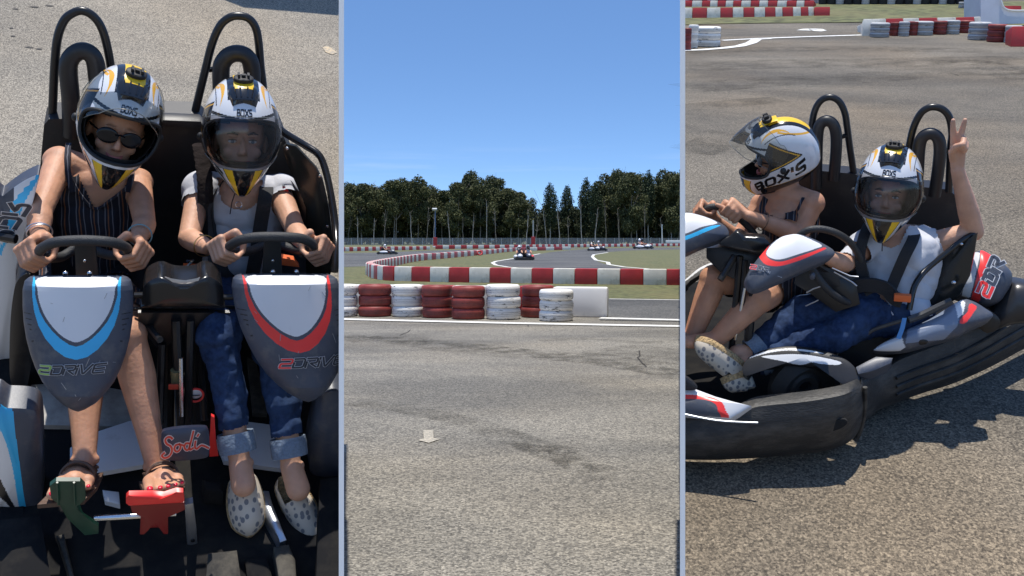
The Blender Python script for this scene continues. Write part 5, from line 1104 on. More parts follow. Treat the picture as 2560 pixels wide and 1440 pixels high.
def espadrille(th, body, heel, tip, lat, up, k=1.0):
    """canvas slip-on: heel and tip of the sole, lat = width direction, up = away from the sole"""
    heel, tip = A(*heel), A(*tip); d = tip - heel; Ln = np.linalg.norm(d); d /= Ln; lat = A(*lat) - d * (A(*lat) @ d); lat /= np.linalg.norm(lat); up = np.cross(d, lat); up = up if up @ A(*NL) > 0 else -up
    wf = lambda t: .043 * k * (math.sin(math.pi * min(1, t * .80 + .17)) ** .45) * (1 - .25 * (1 - t)) * (math.sqrt(max(0, 1 - ((t - .78) / .225) ** 2)) if t > .78 else 1) * (math.sqrt(max(0.05, 1 - ((.12 - t) / .13) ** 2)) if t < .12 else 1)
    us = np.linspace(0, 1, 40); mb = MB(); rings = []
    for t in us: w = max(.002, wf(t)); rings.append([heel + d * Ln * t + lat * w * 1.07 * a_ + up * b_ for a_, b_ in ((-.9, 0), (-1, .006), (-1, .018), (-.93, .024), (.93, .024), (1, .018), (1, .006), (.9, 0))])
    mb.loft(rings); sole = th.part('rope_sole', mb, ROPE, body)
    mb = MB(); rings = []
    for t in np.linspace(.0, .985, 44):
        w = max(.002, wf(t)) ; h_ = .056 * k * (1 - .35 * t) * (math.sqrt(max(0.02, 1 - ((t - .72) / .27) ** 2)) if t > .72 else 1); row = []
        for b in np.linspace(0, math.pi, 15):
            zz = math.sin(b) ** .8 * h_
            row.append(heel + d * Ln * t + lat * w * math.cos(b) * (1 - .15 * (math.sin(b)) ) + up * (.020 + zz))
        rings.append(row)
    vs = [p for r_ in rings for p in r_]; fs = []
    for j in range(43):
        for i in range(14):
            t = j / 43
            if t < .30 and 3 < i < 10: continue
            fs.append((j * 15 + i, j * 15 + i + 1, (j + 1) * 15 + i + 1, (j + 1) * 15 + i))
    mb.add(vs, fs); th.part('canvas_shoe', mb, SHOE, body)
    mb = MB(); rings = []
    for t in np.linspace(.90, .998, 9): w = max(.002, wf(t)) * 1.04; h_ = .046 * (math.sqrt(max(0.02, 1 - ((t - .72) / .27) ** 2))) * .6; rings.append([heel + d * Ln * t + lat * w * math.cos(b) + up * (.018 + math.sin(b) * h_) for b in np.linspace(0, math.pi, 13)])
    vs = [p for r_ in rings for p in r_]; mb.add(vs, [(j * 13 + i, j * 13 + i + 1, (j + 1) * 13 + i + 1, (j + 1) * 13 + i) for j in range(8) for i in range(12)]); th.part('toe_cap', mb, ROPE, body)
espadrille(PB, bodyB, L(606, 1180, -.44) + A(0, .01, -.03), L(624, 1345, -.60), (1, 0, 0), (0, 0, 1), 1.42); espadrille(PB, bodyB, L(708, 1180, -.44) + A(0, .01, -.03), L(802, 1362, -.60), (1, .1, .35), (0, 0, 1), 1.30)
face_parts(PB, bodyB, TBf, MXB, False)
helmet(PB, bodyB, hc, MXB, VIS_DARK, 0)
mb = strap([L(668, 455, .42), L(662, 500, .28), L(652, 560, .25), L(640, 640, .22), L(628, 700, .2)], .045, .005, (1, 0, 0)); PB.part('harness_belt', mb, K_BELT, bodyB)
mb = strap([L(505, 370, .48), L(508, 400, .44), L(512, 450, .36), L(510, 500, .315), L(516, 560, .28), L(524, 640, .24)], .042, .005, (1, 0, 0)); PB.part('harness_belt', mb, K_BELT, bodyB)
mb = MB(); rings = []
for i, p in enumerate(spline([L(500, 364, .46), L(506, 400, .40), L(512, 450, .33), L(514, 502, .285)], 9)): r_ = 1 + .06 * (i % 3 == 0); rings.append([p + A(math.cos(b) * .024 * r_, math.sin(b) * .016 * r_, 0) for b in np.linspace(0, 6.283, 14, endpoint=False)])
mb.loft(rings); PB.part('shoulder_pad', mb, K_PAD, bodyB)
mb = MB(); torus(mb, lerp(elB, wrB, .78), wrB - elB, .0335, .0016); PB.part('bracelet', mb, mat('gold', (.6, .42, .15), .3, metal=1), bodyB)
mb = MB(); torus(mb, L(597, 512, .27), (0, -1, .6), .010, .0013); PB.part('pendant', mb, K_CHROME, bodyB); mb = MB(); mb.tube([L(588, 480, .26), L(580, 505, .265), L(575, 535, .262)], .0018, 5); PB.part('chin_cord', mb, K_BLK, bodyB)
# added unseen slab on posts, shaped to shade the far corner of the slope
CN = Thing('shade_slab', 'added dark slab on thin posts, out of view, shading the far corner of the left slope', 'shade_slab', WF, (-1, 6, 3))
def gl(px_, py_): p = LF.z(px_, py_, 0); return LF.R @ p + LF.T
sd = A(*SUN_DIR); cpts = [gl(548, -9), gl(560, 0), gl(610, 19), gl(720, 28), gl(846, 39), gl(852, 20), gl(850, -60), gl(560, -70)]
up_ = [p + sd * 1.3 for p in cpts]; mb = MB(); n_ = len(up_); mb.add(up_ + [p + A(0, 0, .04) for p in up_], [tuple(range(n_))[::-1], tuple(range(n_, 2 * n_))] + [(i, (i + 1) % n_, n_ + (i + 1) % n_, n_ + i) for i in range(n_)]); CN.part('shade_panel', mb, K_BLK, smooth=False)
for i in (6, 7): mb = MB(); mb.tube([cpts[i] + A(0, -.05, -.4), up_[i] + A(0, -.05, 0)], .02, 8); CN.part('post', mb, K_TUBE)

def lpatch(poly, mt):
    mb = MB(); mb.add([LF.z(x, y, .003) for x, y in poly], [tuple(range(len(poly)))]); single('road_marking', mb, mt, None, None, frame=LF, kind='structure')
lpatch([(806, 118), (818, 114), (836, 124), (842, 132), (830, 136), (814, 130)], mat('worn_yellow_paint', (.62, .47, .28), .8, dirt=(.34, .30, .24), dscale=70, damt=(.40, .56)))
for x, y, w_ in ((60, 118, 26), (88, 122, 18), (30, 22, 18), (70, 17, 30), (110, 14, 26), (24, 90, 16), (22, 70, 12)): lpatch([(x, y - 1), (x + w_ * .5, y - 2.5), (x + w_, y), (x + w_ * .6, y + 1.5)], mat('tar_streak', (.10, .09, .08), .9))

KL = K
# ------------------------------------------------------------------ RIGHT BAY: the kart turned to its side on the other slope
Q = RF.y; QZ = RF.z
def plateR(mb, poly, y, thick=.02, dome=.006, paint=None, nrm=(0, -1, .3), rings=6, n=5, smooth=True, **k):
    p0 = Q(sum(p[0] for p in poly) / len(poly), sum(p[1] for p in poly) / len(poly), y); return pillow(mb, RF, poly, p0, nrm, dome, thick, rings, paint, n, smooth=smooth, **k)
K = Thing('two_seat_kart', 'black two-seat kart turned side-on to the left, its bumper shading the ground', 'go-kart', RF, (0, 0, 0))
# lower body and bumper: top and bottom edge traced, on the ground
BT = [(1640, 1064), (1712, 1052), (1790, 1048), (1829, 1043), (1875, 1022), (1914, 1014), (2015, 1004), (2101, 989), (2140, 974), (2162, 970)]
BBt = [(1640, 1146), (1712, 1149), (1790, 1150), (1829, 1148), (1875, 1146), (1914, 1143), (1984, 1137), (2062, 1128), (2118, 1108), (2150, 1078)]
def skirt(top, bot, bulge, z0=.045, ny=13):
    n = len(top); tp_ = sm2i(top); bt_ = sm2i(bot); rows = []
    for v in np.linspace(0, 1, ny):
        row = []
        for (tx_, ty_), (bx2, by2) in zip(tp_, bt_):
            b = QZ(bx2, by2, z0); t = Q(tx_, ty_, b[1]); p = lerp(b, t, v); row.append(p + A(0, -1, .12) * bulge * math.sin(math.pi * min(1, v * 1.05)) ** .7)
        rows.append(row)
    back = [p + A(0, .07, -.004) for p in rows[-1]]; back2 = [p + A(0, .10, -.10) for p in rows[-1]]; rows += [[p + A(0, .02, .004) for p in rows[-1]], back, back2]
    m = len(rows[0]); mb = MB(); mb.add([p for r_ in rows for p in r_], [(j * m + i, j * m + i + 1, (j + 1) * m + i + 1, (j + 1) * m + i) for j in range(len(rows) - 1) for i in range(m - 1)])
    e = [r_[-1] for r_ in rows]; mb.add(e, [tuple(range(len(e)))]); return mb
def sm2i(p, n=5): return [(q[0], q[1]) for q in spline([(x, y, 0) for x, y in p], n)]
bump = K.part('front_bumper', skirt(BT, BBt, .035), K_BUMP)
ST = [(2152, 960), (2200, 940), (2240, 905), (2300, 880), (2380, 850), (2450, 812), (2500, 780), (2560, 745), (2640, 700)]
SB = [(2130, 1085), (2190, 1030), (2240, 1008), (2300, 985), (2380, 960), (2450, 930), (2500, 905), (2560, 872), (2640, 830)]
sk = K.part('side_bumper', skirt(ST, SB, .03), K_BUMP)
for dy in (.3, .5, .7):
    mb = MB(); tp_, bt_ = sm2i(ST[2:]), sm2i(SB[2:]); pts = []
    for (tx_, ty_), (bx2, by2) in zip(tp_, bt_): b = QZ(bx2, by2, .045); t = Q(tx_, ty_, b[1]); pts.append(lerp(b, t, dy) + A(0, -1, .12) * .035 * math.sin(math.pi * dy) ** .7)
    mb.tube(pts, .006, 6); K.part('rub_rib', mb, K_BUMP, sk)
mb = MB(); plateR(mb, [(2060, 1062), (2080, 1052), (2110, 1048), (2118, 1058), (2100, 1072), (2066, 1080)], QZ(2080, 1127, .045)[1] - .036, .01, .002, nrm=(0, -1, .1)); K.part('bumper_slot', mb, H_IN, bump)
mb = MB(); ee = [Q(x, y, QZ(2150, 1080, .045)[1] - .02) for x, y in ((2163, 968), (2163, 1010), (2158, 1050), (2148, 1085), (2138, 1100))]; mb.tube(spline(ee, 4), .008, 8); K.part('bumper_edge', mb, K_BUMP, bump)
# floor
mb = MB(); fp = [(1600, 740), (1760, 700), (1900, 700), (2100, 700), (2260, 740), (2400, 760), (2480, 820), (2240, 960), (2150, 1040), (1900, 1085), (1600, 1110)]; n_ = len(fp)
mb.add([QZ(x, y, .05) for x, y in fp] + [QZ(x, y, .035) for x, y in fp], [tuple(range(n_)), tuple(range(n_, 2 * n_))[::-1]] + [(i, (i + 1) % n_, n_ + (i + 1) % n_, n_ + i) for i in range(n_)]); K.part('floor_tray', mb, K_MATTE, smooth=False)
# front nose panel at the left edge
yn = QZ(1780, 1150, .045)[1] + .02
mb = MB(); plateR(mb, [(1660, 940), (1712, 950), (1728, 955), (1739, 973), (1790, 992), (1840, 1006), (1878, 1015), (1850, 1032), (1826, 1045), (1780, 1042), (1712, 1036), (1650, 1034)], yn, .05, .02,
                  [(sm2([(1650, 985), (1712, 991), (1770, 995), (1803, 1008), (1814, 1028), (1810, 1048), (1650, 1046)]), 1), (sm2([(1650, 996), (1712, 1002), (1760, 1004), (1788, 1014), (1795, 1030), (1790, 1048), (1650, 1046)]), 2)], nrm=(0, -.6, .8), rings=20, n=8, smooth=False); np_ = K.part('nose_panel', mb, [K_WHITE, K_RED, K_GREY])
mb = MB(); mb.tube(spline([Q(x, y, yn - .05) for x, y in ((1650, 1026), (1712, 1036), (1760, 1046), (1800, 1052), (1840, 1055), (1895, 1057))], 5), .0035, 8); K.part('panel_lip', mb, K_ALU, np_)
mb = MB(); plateR(mb, [(1690, 935), (1722, 948), (1742, 972), (1712, 975), (1690, 960)], yn, .02, .004); K.part('corner_trim', mb, K_BLK, np_)
# fender over the front wheel
yf = -.33
mb = MB(); torus(mb, Q(2010, 965, yf + .06), (.5, -.85, 0), .085, .05); torus(mb, Q(2010, 965, yf + .02), (.5, -.85, 0), .04, .02); K.part('front_wheel', mb, M_BLK)
mb = MB(); plateR(mb, [(1862, 905), (1880, 888), (1914, 874), (1960, 866), (2010, 867), (2062, 878), (2110, 896), (2138, 920), (2150, 950), (2148, 976), (2128, 978), (2112, 946), (2090, 928), (2050, 920), (1990, 914), (1930, 914), (1886, 922), (1870, 940), (1856, 930)], yf, .06, .015,
                  [(sm2([(1904, 893), (1945, 889), (1990, 888), (2040, 893), (2100, 906), (2092, 914), (2050, 912), (2030, 908), (2000, 913), (1950, 904)]), 1), (sm2([(1872, 896), (1914, 879), (1970, 873), (2030, 878), (2060, 886), (2030, 883), (1970, 878), (1920, 884)]), 1)], nrm=(0, -.7, .7), rings=22, n=8, ctr=(2010, 896)); K.part('fender', mb, [K_BLK, K_WHITE])
mb = MB(); plateR(mb, [(2140, 918), (2190, 892), (2232, 895), (2226, 908), (2180, 928), (2146, 935)], yf + .02, .06, .006, nrm=(0, -.5, .8), smooth=False); K.part('step_plate', mb, K_GREY)
# side pod, rear pod
mb = MB(); plateR(mb, [(2186, 876), (2200, 862), (2232, 843), (2250, 830), (2320, 800), (2399, 752), (2430, 752), (2462, 770), (2482, 786), (2470, 802), (2420, 825), (2390, 842), (2329, 858), (2280, 872), (2240, 878)], -.12, .06, .035,
                  [([(2180, 880), (2200, 860), (2250, 842), (2262, 870), (2240, 885)], 1), ([(2270, 812), (2400, 745), (2402, 770), (2390, 820), (2360, 850), (2262, 862)], 3), ([(2384, 760), (2404, 748), (2412, 760), (2404, 790), (2392, 800)], 1), (sm2([(2422, 762), (2440, 768), (2428, 790), (2410, 812), (2396, 812), (2400, 800), (2416, 782)]), 2)], nrm=(0, -.7, .6), rings=20, n=8); sp = K.part('side_pod', mb, [K_GREY, K_WHITE, K_RED, mat('blue_grey_plastic', (.20, .24, .32), .35)])
mb = MB(); mb.ell(Q(2300, 853, -.165), (.026, .008, .014)); K.part('filler_cap', mb, K_BLK, sp)
mb = MB(); plateR(mb, [(2256, 795), (2267, 795), (2262, 820), (2252, 848), (2240, 846), (2250, 820)], -.19, .003, .001, smooth=False); K.part('tape', mb, K_TAPE, sp)
mb = MB(); plateR(mb, [(2376, 700), (2395, 672), (2422, 645), (2440, 630), (2458, 627), (2489, 645), (2512, 662), (2530, 684), (2527, 712), (2514, 735), (2497, 754), (2460, 760), (2429, 748), (2399, 738), (2380, 728)], .14, .10, .05,
                  [([(2410, 655), (2436, 628), (2448, 636), (2432, 700), (2424, 745), (2404, 742)], 1), (sm2([(2452, 626), (2478, 640), (2466, 670), (2452, 700), (2448, 752), (2428, 748), (2436, 700), (2446, 660)]), 2)], nrm=(0, -.75, .6), rings=22, n=8); rp = K.part('rear_pod', mb, [K_GREY, K_WHITE, K_RED])
nr = A(0, -.75, .6) / np.linalg.norm(A(0, -.75, .6)); c0 = (2466, 700)
mb = MB(); lettering(mb, "2DR", [1, 1, 1], lambda x, y, h: RF.pl(c0[0] + x * 21 * .50 - y * 32 * .9 + 4, c0[1] - x * 21 * 1.15 - y * 32 * .35, Q(2466, 700, .14), nr) + nr * (.052 + h), .14, .07, gap=.3, slant=.2, mi=lambda c: 2 if c == '2' else 1); K.part('lettering', mb, [K_WHITE, K_GREY, K_RED], rp)
mb = MB(); plateR(mb, [(2468, 800), (2490, 760), (2520, 720), (2545, 706), (2600, 720), (2640, 760), (2600, 800), (2530, 812), (2480, 826)], .12, .12, .05, rings=10); K.part('engine_cover', mb, mat('satin_black', (.03, .03, .032), .3))
mb = MB(); plateR(mb, [(2415, 755), (2470, 775), (2500, 800), (2490, 826), (2460, 830), (2430, 790)], .02, .05, .006); K.part('rear_bracket', mb, K_TUBE)
# back panel, guard
mb = MB(); plateR(mb, [(1995, 440), (2005, 425), (2050, 427), (2130, 434), (2150, 440), (2290, 466), (2372, 474), (2392, 492), (2400, 560), (2380, 700), (2300, 840), (2050, 840), (1990, 700)], .38, .08, .01, smooth=False, nrm=(0, -1, 0)); K.part('back_panel', mb, K_BLK)
gr = [(2432, 520), (2440, 540), (2450, 563), (2446, 578), (2409, 598), (2365, 633), (2322, 668), (2299, 693), (2284, 722), (2273, 775)]
mb = MB(); mb.tube(spline([Q(x, y, lerp(.22, -.12, i / 9)) for i, (x, y) in enumerate(gr)], 5), .0105, 10); K.part('guard_rail', mb, mat('glossy_black_tube', (.015, .015, .016), .16))
mb = MB(); plateR(mb, [(2443, 582), (2410, 606), (2365, 640), (2322, 676), (2300, 700), (2288, 725), (2280, 775), (2286, 802), (2330, 785), (2395, 745), (2424, 690), (2436, 630)], .06, .01, .01, nrm=(-.35, -1, .2), smooth=False); gp = K.part('guard_plate', mb, mat('dark_acrylic', (.02, .021, .02), .16))
mb = MB(); mb.ell(Q(2404, 610, .0), (.005, .005, .005)); mb.ell(Q(2384, 706, -.0), (.008, .008, .008)); K.part('rivet', mb, K_CHROME, gp)
mb = MB(); mb.tube([Q(2270, 800, -.14), Q(2300, 790, -.12), Q(2380, 752, -.1)], .013, 8); mb.tube(spline([Q(x, y, -.16) for x, y in ((2160, 842), (2180, 826), (2210, 815), (2240, 806), (2262, 800))], 4), .007, 8); K.part('frame_tube', mb, mat('satin_tube', (.05, .05, .05), .25))
mb = MB(); plateR(mb, [(2150, 830), (2200, 800), (2290, 790), (2290, 850), (2230, 900), (2150, 930), (2090, 900)], -.06, .05, .005); K.part('seat', mb, K_BLK)
# hoops and head rests
for hp_, hr_, br_, yy in (([(2022, 460), (2024, 400), (2028, 330), (2036, 280), (2052, 252), (2076, 243), (2098, 254), (2112, 282), (2118, 320), (2124, 365), (2130, 405), (2135, 440)], [(2040, 470), (2042, 400), (2044, 340), (2050, 312), (2066, 302), (2082, 310), (2090, 335), (2090, 380), (2084, 450)], [(2094, 344), (2120, 338)], .40),
                          ([(2262, 440), (2270, 385), (2282, 325), (2300, 286), (2320, 270), (2340, 268), (2360, 276), (2374, 296), (2380, 335), (2376, 375), (2372, 480)], [(2288, 500), (2294, 430), (2298, 370), (2306, 344), (2326, 334), (2344, 344), (2350, 370), (2346, 420), (2336, 490)], [(2350, 380), (2374, 376)], .25)):
    mb = MB(); mb.tube(spline([Q(x, y, yy) for x, y in hp_], 5), .0128, 12); K.part('roll_hoop', mb, K_TUBE)
    mb = MB(); mb.tube(spline([Q(x, y, yy - .03) for x, y in hr_], 5), .0215, 14); h_ = K.part('headrest', mb, K_BLK); mb = MB(); mb.tube([Q(br_[0][0], br_[0][1], yy - .02), Q(br_[1][0], br_[1][1], yy)], .010, 6); K.part('bracket', mb, K_TUBE, h_)
# fairings with their painted shields
fo = [(1868, 704), (1870, 688), (1882, 664), (1900, 640), (1925, 612), (1950, 594), (1978, 586), (2000, 586), (2030, 596), (2060, 610), (2084, 626), (2084, 640), (2060, 655), (2020, 672), (1980, 690), (1940, 708), (1900, 724), (1880, 722)]
shd = sm2([(1914, 640), (1920, 622), (1940, 602), (1964, 588), (1990, 586), (2020, 598), (2052, 616), (2030, 628), (1990, 642), (1950, 654), (1928, 652)])
ringr = sm2([(1898, 640), (1906, 622), (1924, 604), (1940, 594), (1926, 610), (1914, 630), (1914, 644), (1926, 656), (1950, 660), (1990, 648), (2028, 634), (2056, 622), (2060, 626), (2020, 646), (1985, 660), (1945, 671), (1915, 668), (1902, 656)])
nf = A(.25, -.72, .68)
mb = MB(); plateR(mb, fo, -.30, .05, .03, [(ringr, 1), (shd, 2)], nrm=nf, rings=44, n=12, ctr=(1970, 650)); f = K.part('nose_fairing', mb, [K_GREY, K_RED, K_WHITE])
nfn = nf / np.linalg.norm(nf); p0f = Q(sum(p[0] for p in fo) / len(fo), sum(p[1] for p in fo) / len(fo), -.30)
mb = MB(); lettering(mb, "2DRiVE", [1.05, 1.0, 1.0, .05, 1.1, 1.05], lambda x, y, h: RF.pl(1913 + x * 12.2, 680 + x * 3.3 - y * 10.5, p0f, nfn) + nfn * (.0245 + h - .0011 * x * x), .10, .06, gap=.22, slant=.2, mi=lambda c: 2 if c == '2' else 1)
K.part('lettering', mb, [K_WHITE, K_GREY, K_RED], f)
fo2 = [(1640, 600), (1660, 560), (1690, 538), (1718, 532), (1750, 538), (1790, 552), (1816, 568), (1822, 590), (1800, 600), (1760, 614), (1712, 635), (1660, 650)]
mb = MB(); plateR(mb, fo2, -.16, .05, .03, [(sm2([(1640, 610), (1712, 596), (1770, 572), (1800, 566), (1770, 582), (1712, 606), (1650, 622)]), 1), (sm2([(1650, 570), (1690, 536), (1720, 530), (1760, 542), (1792, 560), (1750, 574), (1712, 590), (1660, 600)]), 2)], nrm=nf, rings=30, n=10, ctr=(1735, 585)); K.part('nose_fairing', mb, [K_GREY, K_BLUE, K_WHITE])
# steering wheels
for pts, yy in (([(1998, 600), (2008, 582), (2030, 573), (2062, 574), (2095, 585), (2125, 606), (2148, 640), (2162, 680), (2168, 715), (2164, 745), (2146, 756), (2110, 752), (2066, 720), (2024, 660)], (-.12, -.12, -.12, -.11, -.1, -.08, -.06, -.05, -.05, -.06, -.1, -.16, -.2, -.18)),
                ([(1752, 545), (1764, 524), (1785, 517), (1812, 522), (1840, 540), (1866, 562), (1888, 588), (1900, 610), (1896, 630), (1870, 640), (1830, 620), (1780, 585)], (.02,) * 8 + (0, -.04, -.08, -.06))):
    mb = MB(); mb.tube(spline([Q(x, y, y_) for (x, y), y_ in zip(pts, yy)], 6, closed=True), .0125, 12, closed=True); sw = K.part('steering_wheel', mb, mat('grip_rubber', (.03, .031, .033), .55, bump=.3, bscale=260))
    if pts[0][0] > 1900: mb = MB(); mb.tube([Q(2150, 700, -.07), Q(2090, 690, -.12), Q(2010, 640, -.14)], .014, 8); plateR(mb, [(2050, 665), (2090, 680), (2100, 715), (2070, 715), (2040, 690)], -.14, .02, .004); K.part('hub_plate', mb, K_BLK, sw)
# middle box, brackets and columns
mb = MB(); plateR(mb, [(1806, 600), (1826, 588), (1838, 578), (1850, 580), (1862, 588), (1885, 590), (1904, 592), (1920, 603), (1926, 620), (1900, 636), (1860, 630), (1820, 620), (1800, 612)], -.17, .08, .015, rings=10); K.part('centre_box', mb, mat('gloss_black_plastic', (.012, .012, .013), .22))
mb = MB(); plateR(mb, [(1766, 620), (1830, 618), (1900, 636), (1892, 690), (1850, 705), (1800, 680), (1766, 645)], -.14, .10, .01, smooth=False)
for (x0, y0, x1, y1, r_) in ((1850, 640, 1828, 880, .012), (1862, 650, 1852, 820, .010), (1884, 700, 1870, 860, .016), (1836, 640, 1800, 700, .012)): mb.tube([Q(x0, y0, -.15), Q(x1, y1, -.22)], r_, 8)
plateR(mb, [(2000, 650), (2080, 660), (2095, 690), (2140, 710), (2150, 760), (2090, 780), (2020, 730), (1985, 710)], -.13, .06, .01, smooth=False); K.part('steering_support', mb, K_TUBE)
mb = MB(); mb.tube([Q(1862, 720, -.19), Q(1838, 850, -.24)], .0055, 8); K.part('steering_rod', mb, K_CHROME)
for p_ in ([(2085, 680), (2130, 705), (2142, 715)], [(2080, 670), (2125, 690), (2146, 692)], [(2016, 732), (2034, 722), (2052, 716)], [(2014, 765), (2036, 755), (2046, 750)]): mb = MB(); mb.tube([Q(x, y, -.2) for x, y in p_], .0024, 6); K.part('cable', mb, K_ALU)
mb = MB(); mb.ell(Q(2031, 690, -.27), (.010, .010, .014)); K.part('toggle', mb, K_GREY)
mb = MB(); plateR(mb, [(1640, 760), (1712, 700), (1752, 668), (1800, 650), (1797, 660), (1755, 684), (1722, 708), (1712, 722), (1640, 780)], -.02, .03, .006, [([(1640, 740), (1712, 696), (1752, 664), (1800, 648), (1798, 655), (1752, 675), (1712, 706), (1640, 760)], 1)], nrm=(0, -.6, .8), rings=8); K.part('side_pod', mb, [K_BLK, K_WHITE])
mb = MB(); mb.box(Q(2104, 728, -.13), (.055, .02, .026), rotz(R(0)), bev=.004); K.part('belt_buckle', mb, K_ORANGE); mb = MB(); mb.box(Q(2256, 744, -.13), (.055, .02, .026), bev=.004); K.part('belt_buckle', mb, K_ORANGE)
mb = MB(); plateR(mb, [(1850, 772), (1880, 774), (1882, 800), (1860, 800)], -.2, .02, .003); K.part('battery', mb, mat('dull_olive', (.10, .09, .05), .5))

# ---- drivers on the right slope
PC = Thing('person', 'person in strappy dark top with helmet in profile and visor up', 'person', RF, tuple(Q(1975, 640, .15)))
B = Body(); ch = Q(1972, 545, .17); hp = Q(1965, 690, .12); nk = Q(1965, 487, .17); shl = Q(2030, 508, .13); shr = Q(1905, 512, .22)
B.ell(ch, (.11, .085, .12), rotz(R(-40)), tag='torso'); B.ell(lerp(ch, hp, .5), (.10, .085, .13), rotz(R(-40)), tag='torso'); B.ell(hp, (.13, .12, .10), tag='torso'); B.ell(shl, .047, tag='shoulder'); B.ell(shr, .046, tag='shoulder')
B.cap(shl, .045, lerp(shl, nk, .8), .05, 'upper'); B.cap(shr, .045, lerp(shr, nk, .8), .05, 'upper'); B.cap(ch, .08, nk, .05, 'upper')
for x_ in (1945, 1985): B.ell(Q(x_, 552, .10), (.045, .04, .042), tag='torso')
hc = Q(1952, 394, .17); B.cap(nk, .047, hc + A(.02, .02, -.05), .046, 'neck'); MXC = orient((-.95, -.26, .10), (0, 0, 1), R(6)); TC = face_on(B, hc + MXC @ A(0, 0, -.012), MXC, .8)
elC = Q(2000, 588, .06); wrC = Q(1872, 540, -.02); arm(B, shl, elC, wrC, .90); grip(B, Q(1828, 533, .0), A(.7, 0, -.55), A(-.1, -.35, .93), wrC, tube_r=.0125, sc=.92, thumb=-1)
elC2 = Q(1842, 600, .12); wrC2 = Q(1790, 552, .05); arm(B, shr, elC2, wrC2, .88); grip(B, Q(1760, 535, .02), A(-.5, .3, -.8), A(-.5, -.3, .8), wrC2, tube_r=.0125, sc=.9)
B.cap(Q(1815, 522, -.0), .010, Q(1792, 512, 0), .008, 'hand')
for kk, aa in ((Q(1786, 698, -.10), Q(1728, 850, -.22)), (Q(1900, 745, -.14), Q(1788, 850, -.25))):
    B.cap(hp, .085, kk, .056, 'thigh'); m = lerp(kk, aa, .35); B.cap(kk, .052, m, .048, 'shin'); B.cap(m, .048, aa, .032, 'shin'); B.ell(kk, .050, tag='knee'); B.cap(aa, .032, aa + A(-.09, -.05, .01), .024, 'foot')
B.build(.0045, 3); bd = PC.part('body', part_body(PC, B, SKIN1), None)
def prC(tag, t, co):
    px_, py_ = RF.px(co)
    if tag == 'thigh': return t < .8  # dark cloth carried down the thigh, standing in for deep shade
    if tag in ('torso', 'upper'): return py_ > lerp(545, 520, (px_ - 1900) / 130) + (14 if 1935 < px_ < 1960 else 0)
    return False
PC.part('striped_top', B.garment(prC, .008, .01, 13, 3), STRIPE, bd)
mb = strap([Q(1918, 482, .21), Q(1912, 500, .15), Q(1905, 520, .12), Q(1912, 540, .10), Q(1925, 550, .09)], .022, .005, (1, 0, 0)); PC.part('shoulder_strap', mb, STRIPE, bd)
mb = strap([Q(2016, 484, .18), Q(2006, 498, .09), Q(1996, 520, .07), Q(1982, 540, .07)], .010, .004, (1, 0, 0)); PC.part('shoulder_strap', mb, STRIPE, bd)
face_parts(PC, bd, TC, MXC, True, k=.8); helmet(PC, bd, hc, MXC, VIS_CLEAR, 40, .84, .045)
mb = MB(); torus(mb, lerp(elC, wrC, .72), wrC - elC, .034, .002); PC.part('bracelet', mb, mat('leather_cord', (.12, .07, .04), .6), bd)

PD = Thing('person', 'person in white T-shirt raising a hand in a V sign beside the roll hoop', 'person', RF, tuple(Q(2225, 740, .0)))
B = Body(); nk = Q(2238, 590, .10); ch = Q(2250, 648, .08); wa = Q(2238, 720, .04); hp = Q(2232, 775, .0); shr = Q(2334, 610, .12); shl = Q(2160, 618, .06)
B.ell(ch, (.135, .085, .12), rotz(R(-12)), tag='torso'); B.ell(lerp(ch, wa, .5), (.125, .085, .11), tag='torso'); B.ell(wa, (.115, .09, .11), tag='torso'); B.ell(hp, (.13, .11, .085), tag='hips')
for x_ in (2215, 2278): B.ell(Q(x_, 655, .035), (.042, .036, .04), tag='torso')
B.ell(shr, .05, tag='shoulder'); B.ell(shl, .048, tag='shoulder'); B.cap(shr, .046, lerp(shr, nk, .8), .05, 'upper'); B.cap(shl, .046, lerp(shl, nk, .8), .05, 'upper'); B.cap(ch, .08, nk, .048, 'upper')
hc = Q(2221, 482, .06); B.cap(nk, .047, hc + A(0, .03, -.06), .045, 'neck'); MXD = orient((-.10, -.90, .30), (0, 0, 1), R(2)); TD = face_on(B, hc + MXD @ A(0, 0, -.014), MXD, .88)
elD = Q(2434, 578, .12); wrD = Q(2394, 425, .10); arm(B, shr, elD, wrD, .97)
hd = lambda x, y, dy=0: Q(x, y, .10 + dy)
for x0, x1 in ((2382, 2386), (2390, 2394), (2398, 2402), (2404, 2410)): B.cap(hd((x0 + 2394) / 2, 415), .016, hd(x1 * .5 + x0 * .5, 368), .0125, 'hand')
B.chain([hd(2384, 366), hd(2383, 335), hd(2382, 316), hd(2383, 301)], [.0115, .0105, .0095, .008], 'hand'); B.chain([hd(2397, 362), hd(2403, 335), hd(2408, 316), hd(2413, 300)], [.0118, .0108, .0098, .008], 'hand')
B.chain([hd(2405, 362), hd(2410, 347, -.02), hd(2408, 362, -.045), hd(2403, 372, -.035)], [.011, .0105, .0095, .008], 'hand'); B.chain([hd(2411, 370), hd(2416, 358, -.015), hd(2415, 372, -.038), hd(2410, 380, -.03)], [.0098, .0092, .0085, .0075], 'hand')
B.chain([hd(2384, 400), hd(2380, 380, -.02), hd(2390, 366, -.04), hd(2402, 362, -.05)], [.014, .0125, .0105, .009], 'hand')
elD2 = Q(2112, 660, -.06); wrD2 = Q(2096, 664, -.16); m_ = lerp(shl, elD2, .5); arm(B, shl, elD2, Q(2060, 640, -.17), .9); grip(B, Q(2022, 640, -.16), A(.7, 0, -.5), A(-.1, -.35, .93), Q(2060, 640, -.17), tube_r=.0125, sc=.9)
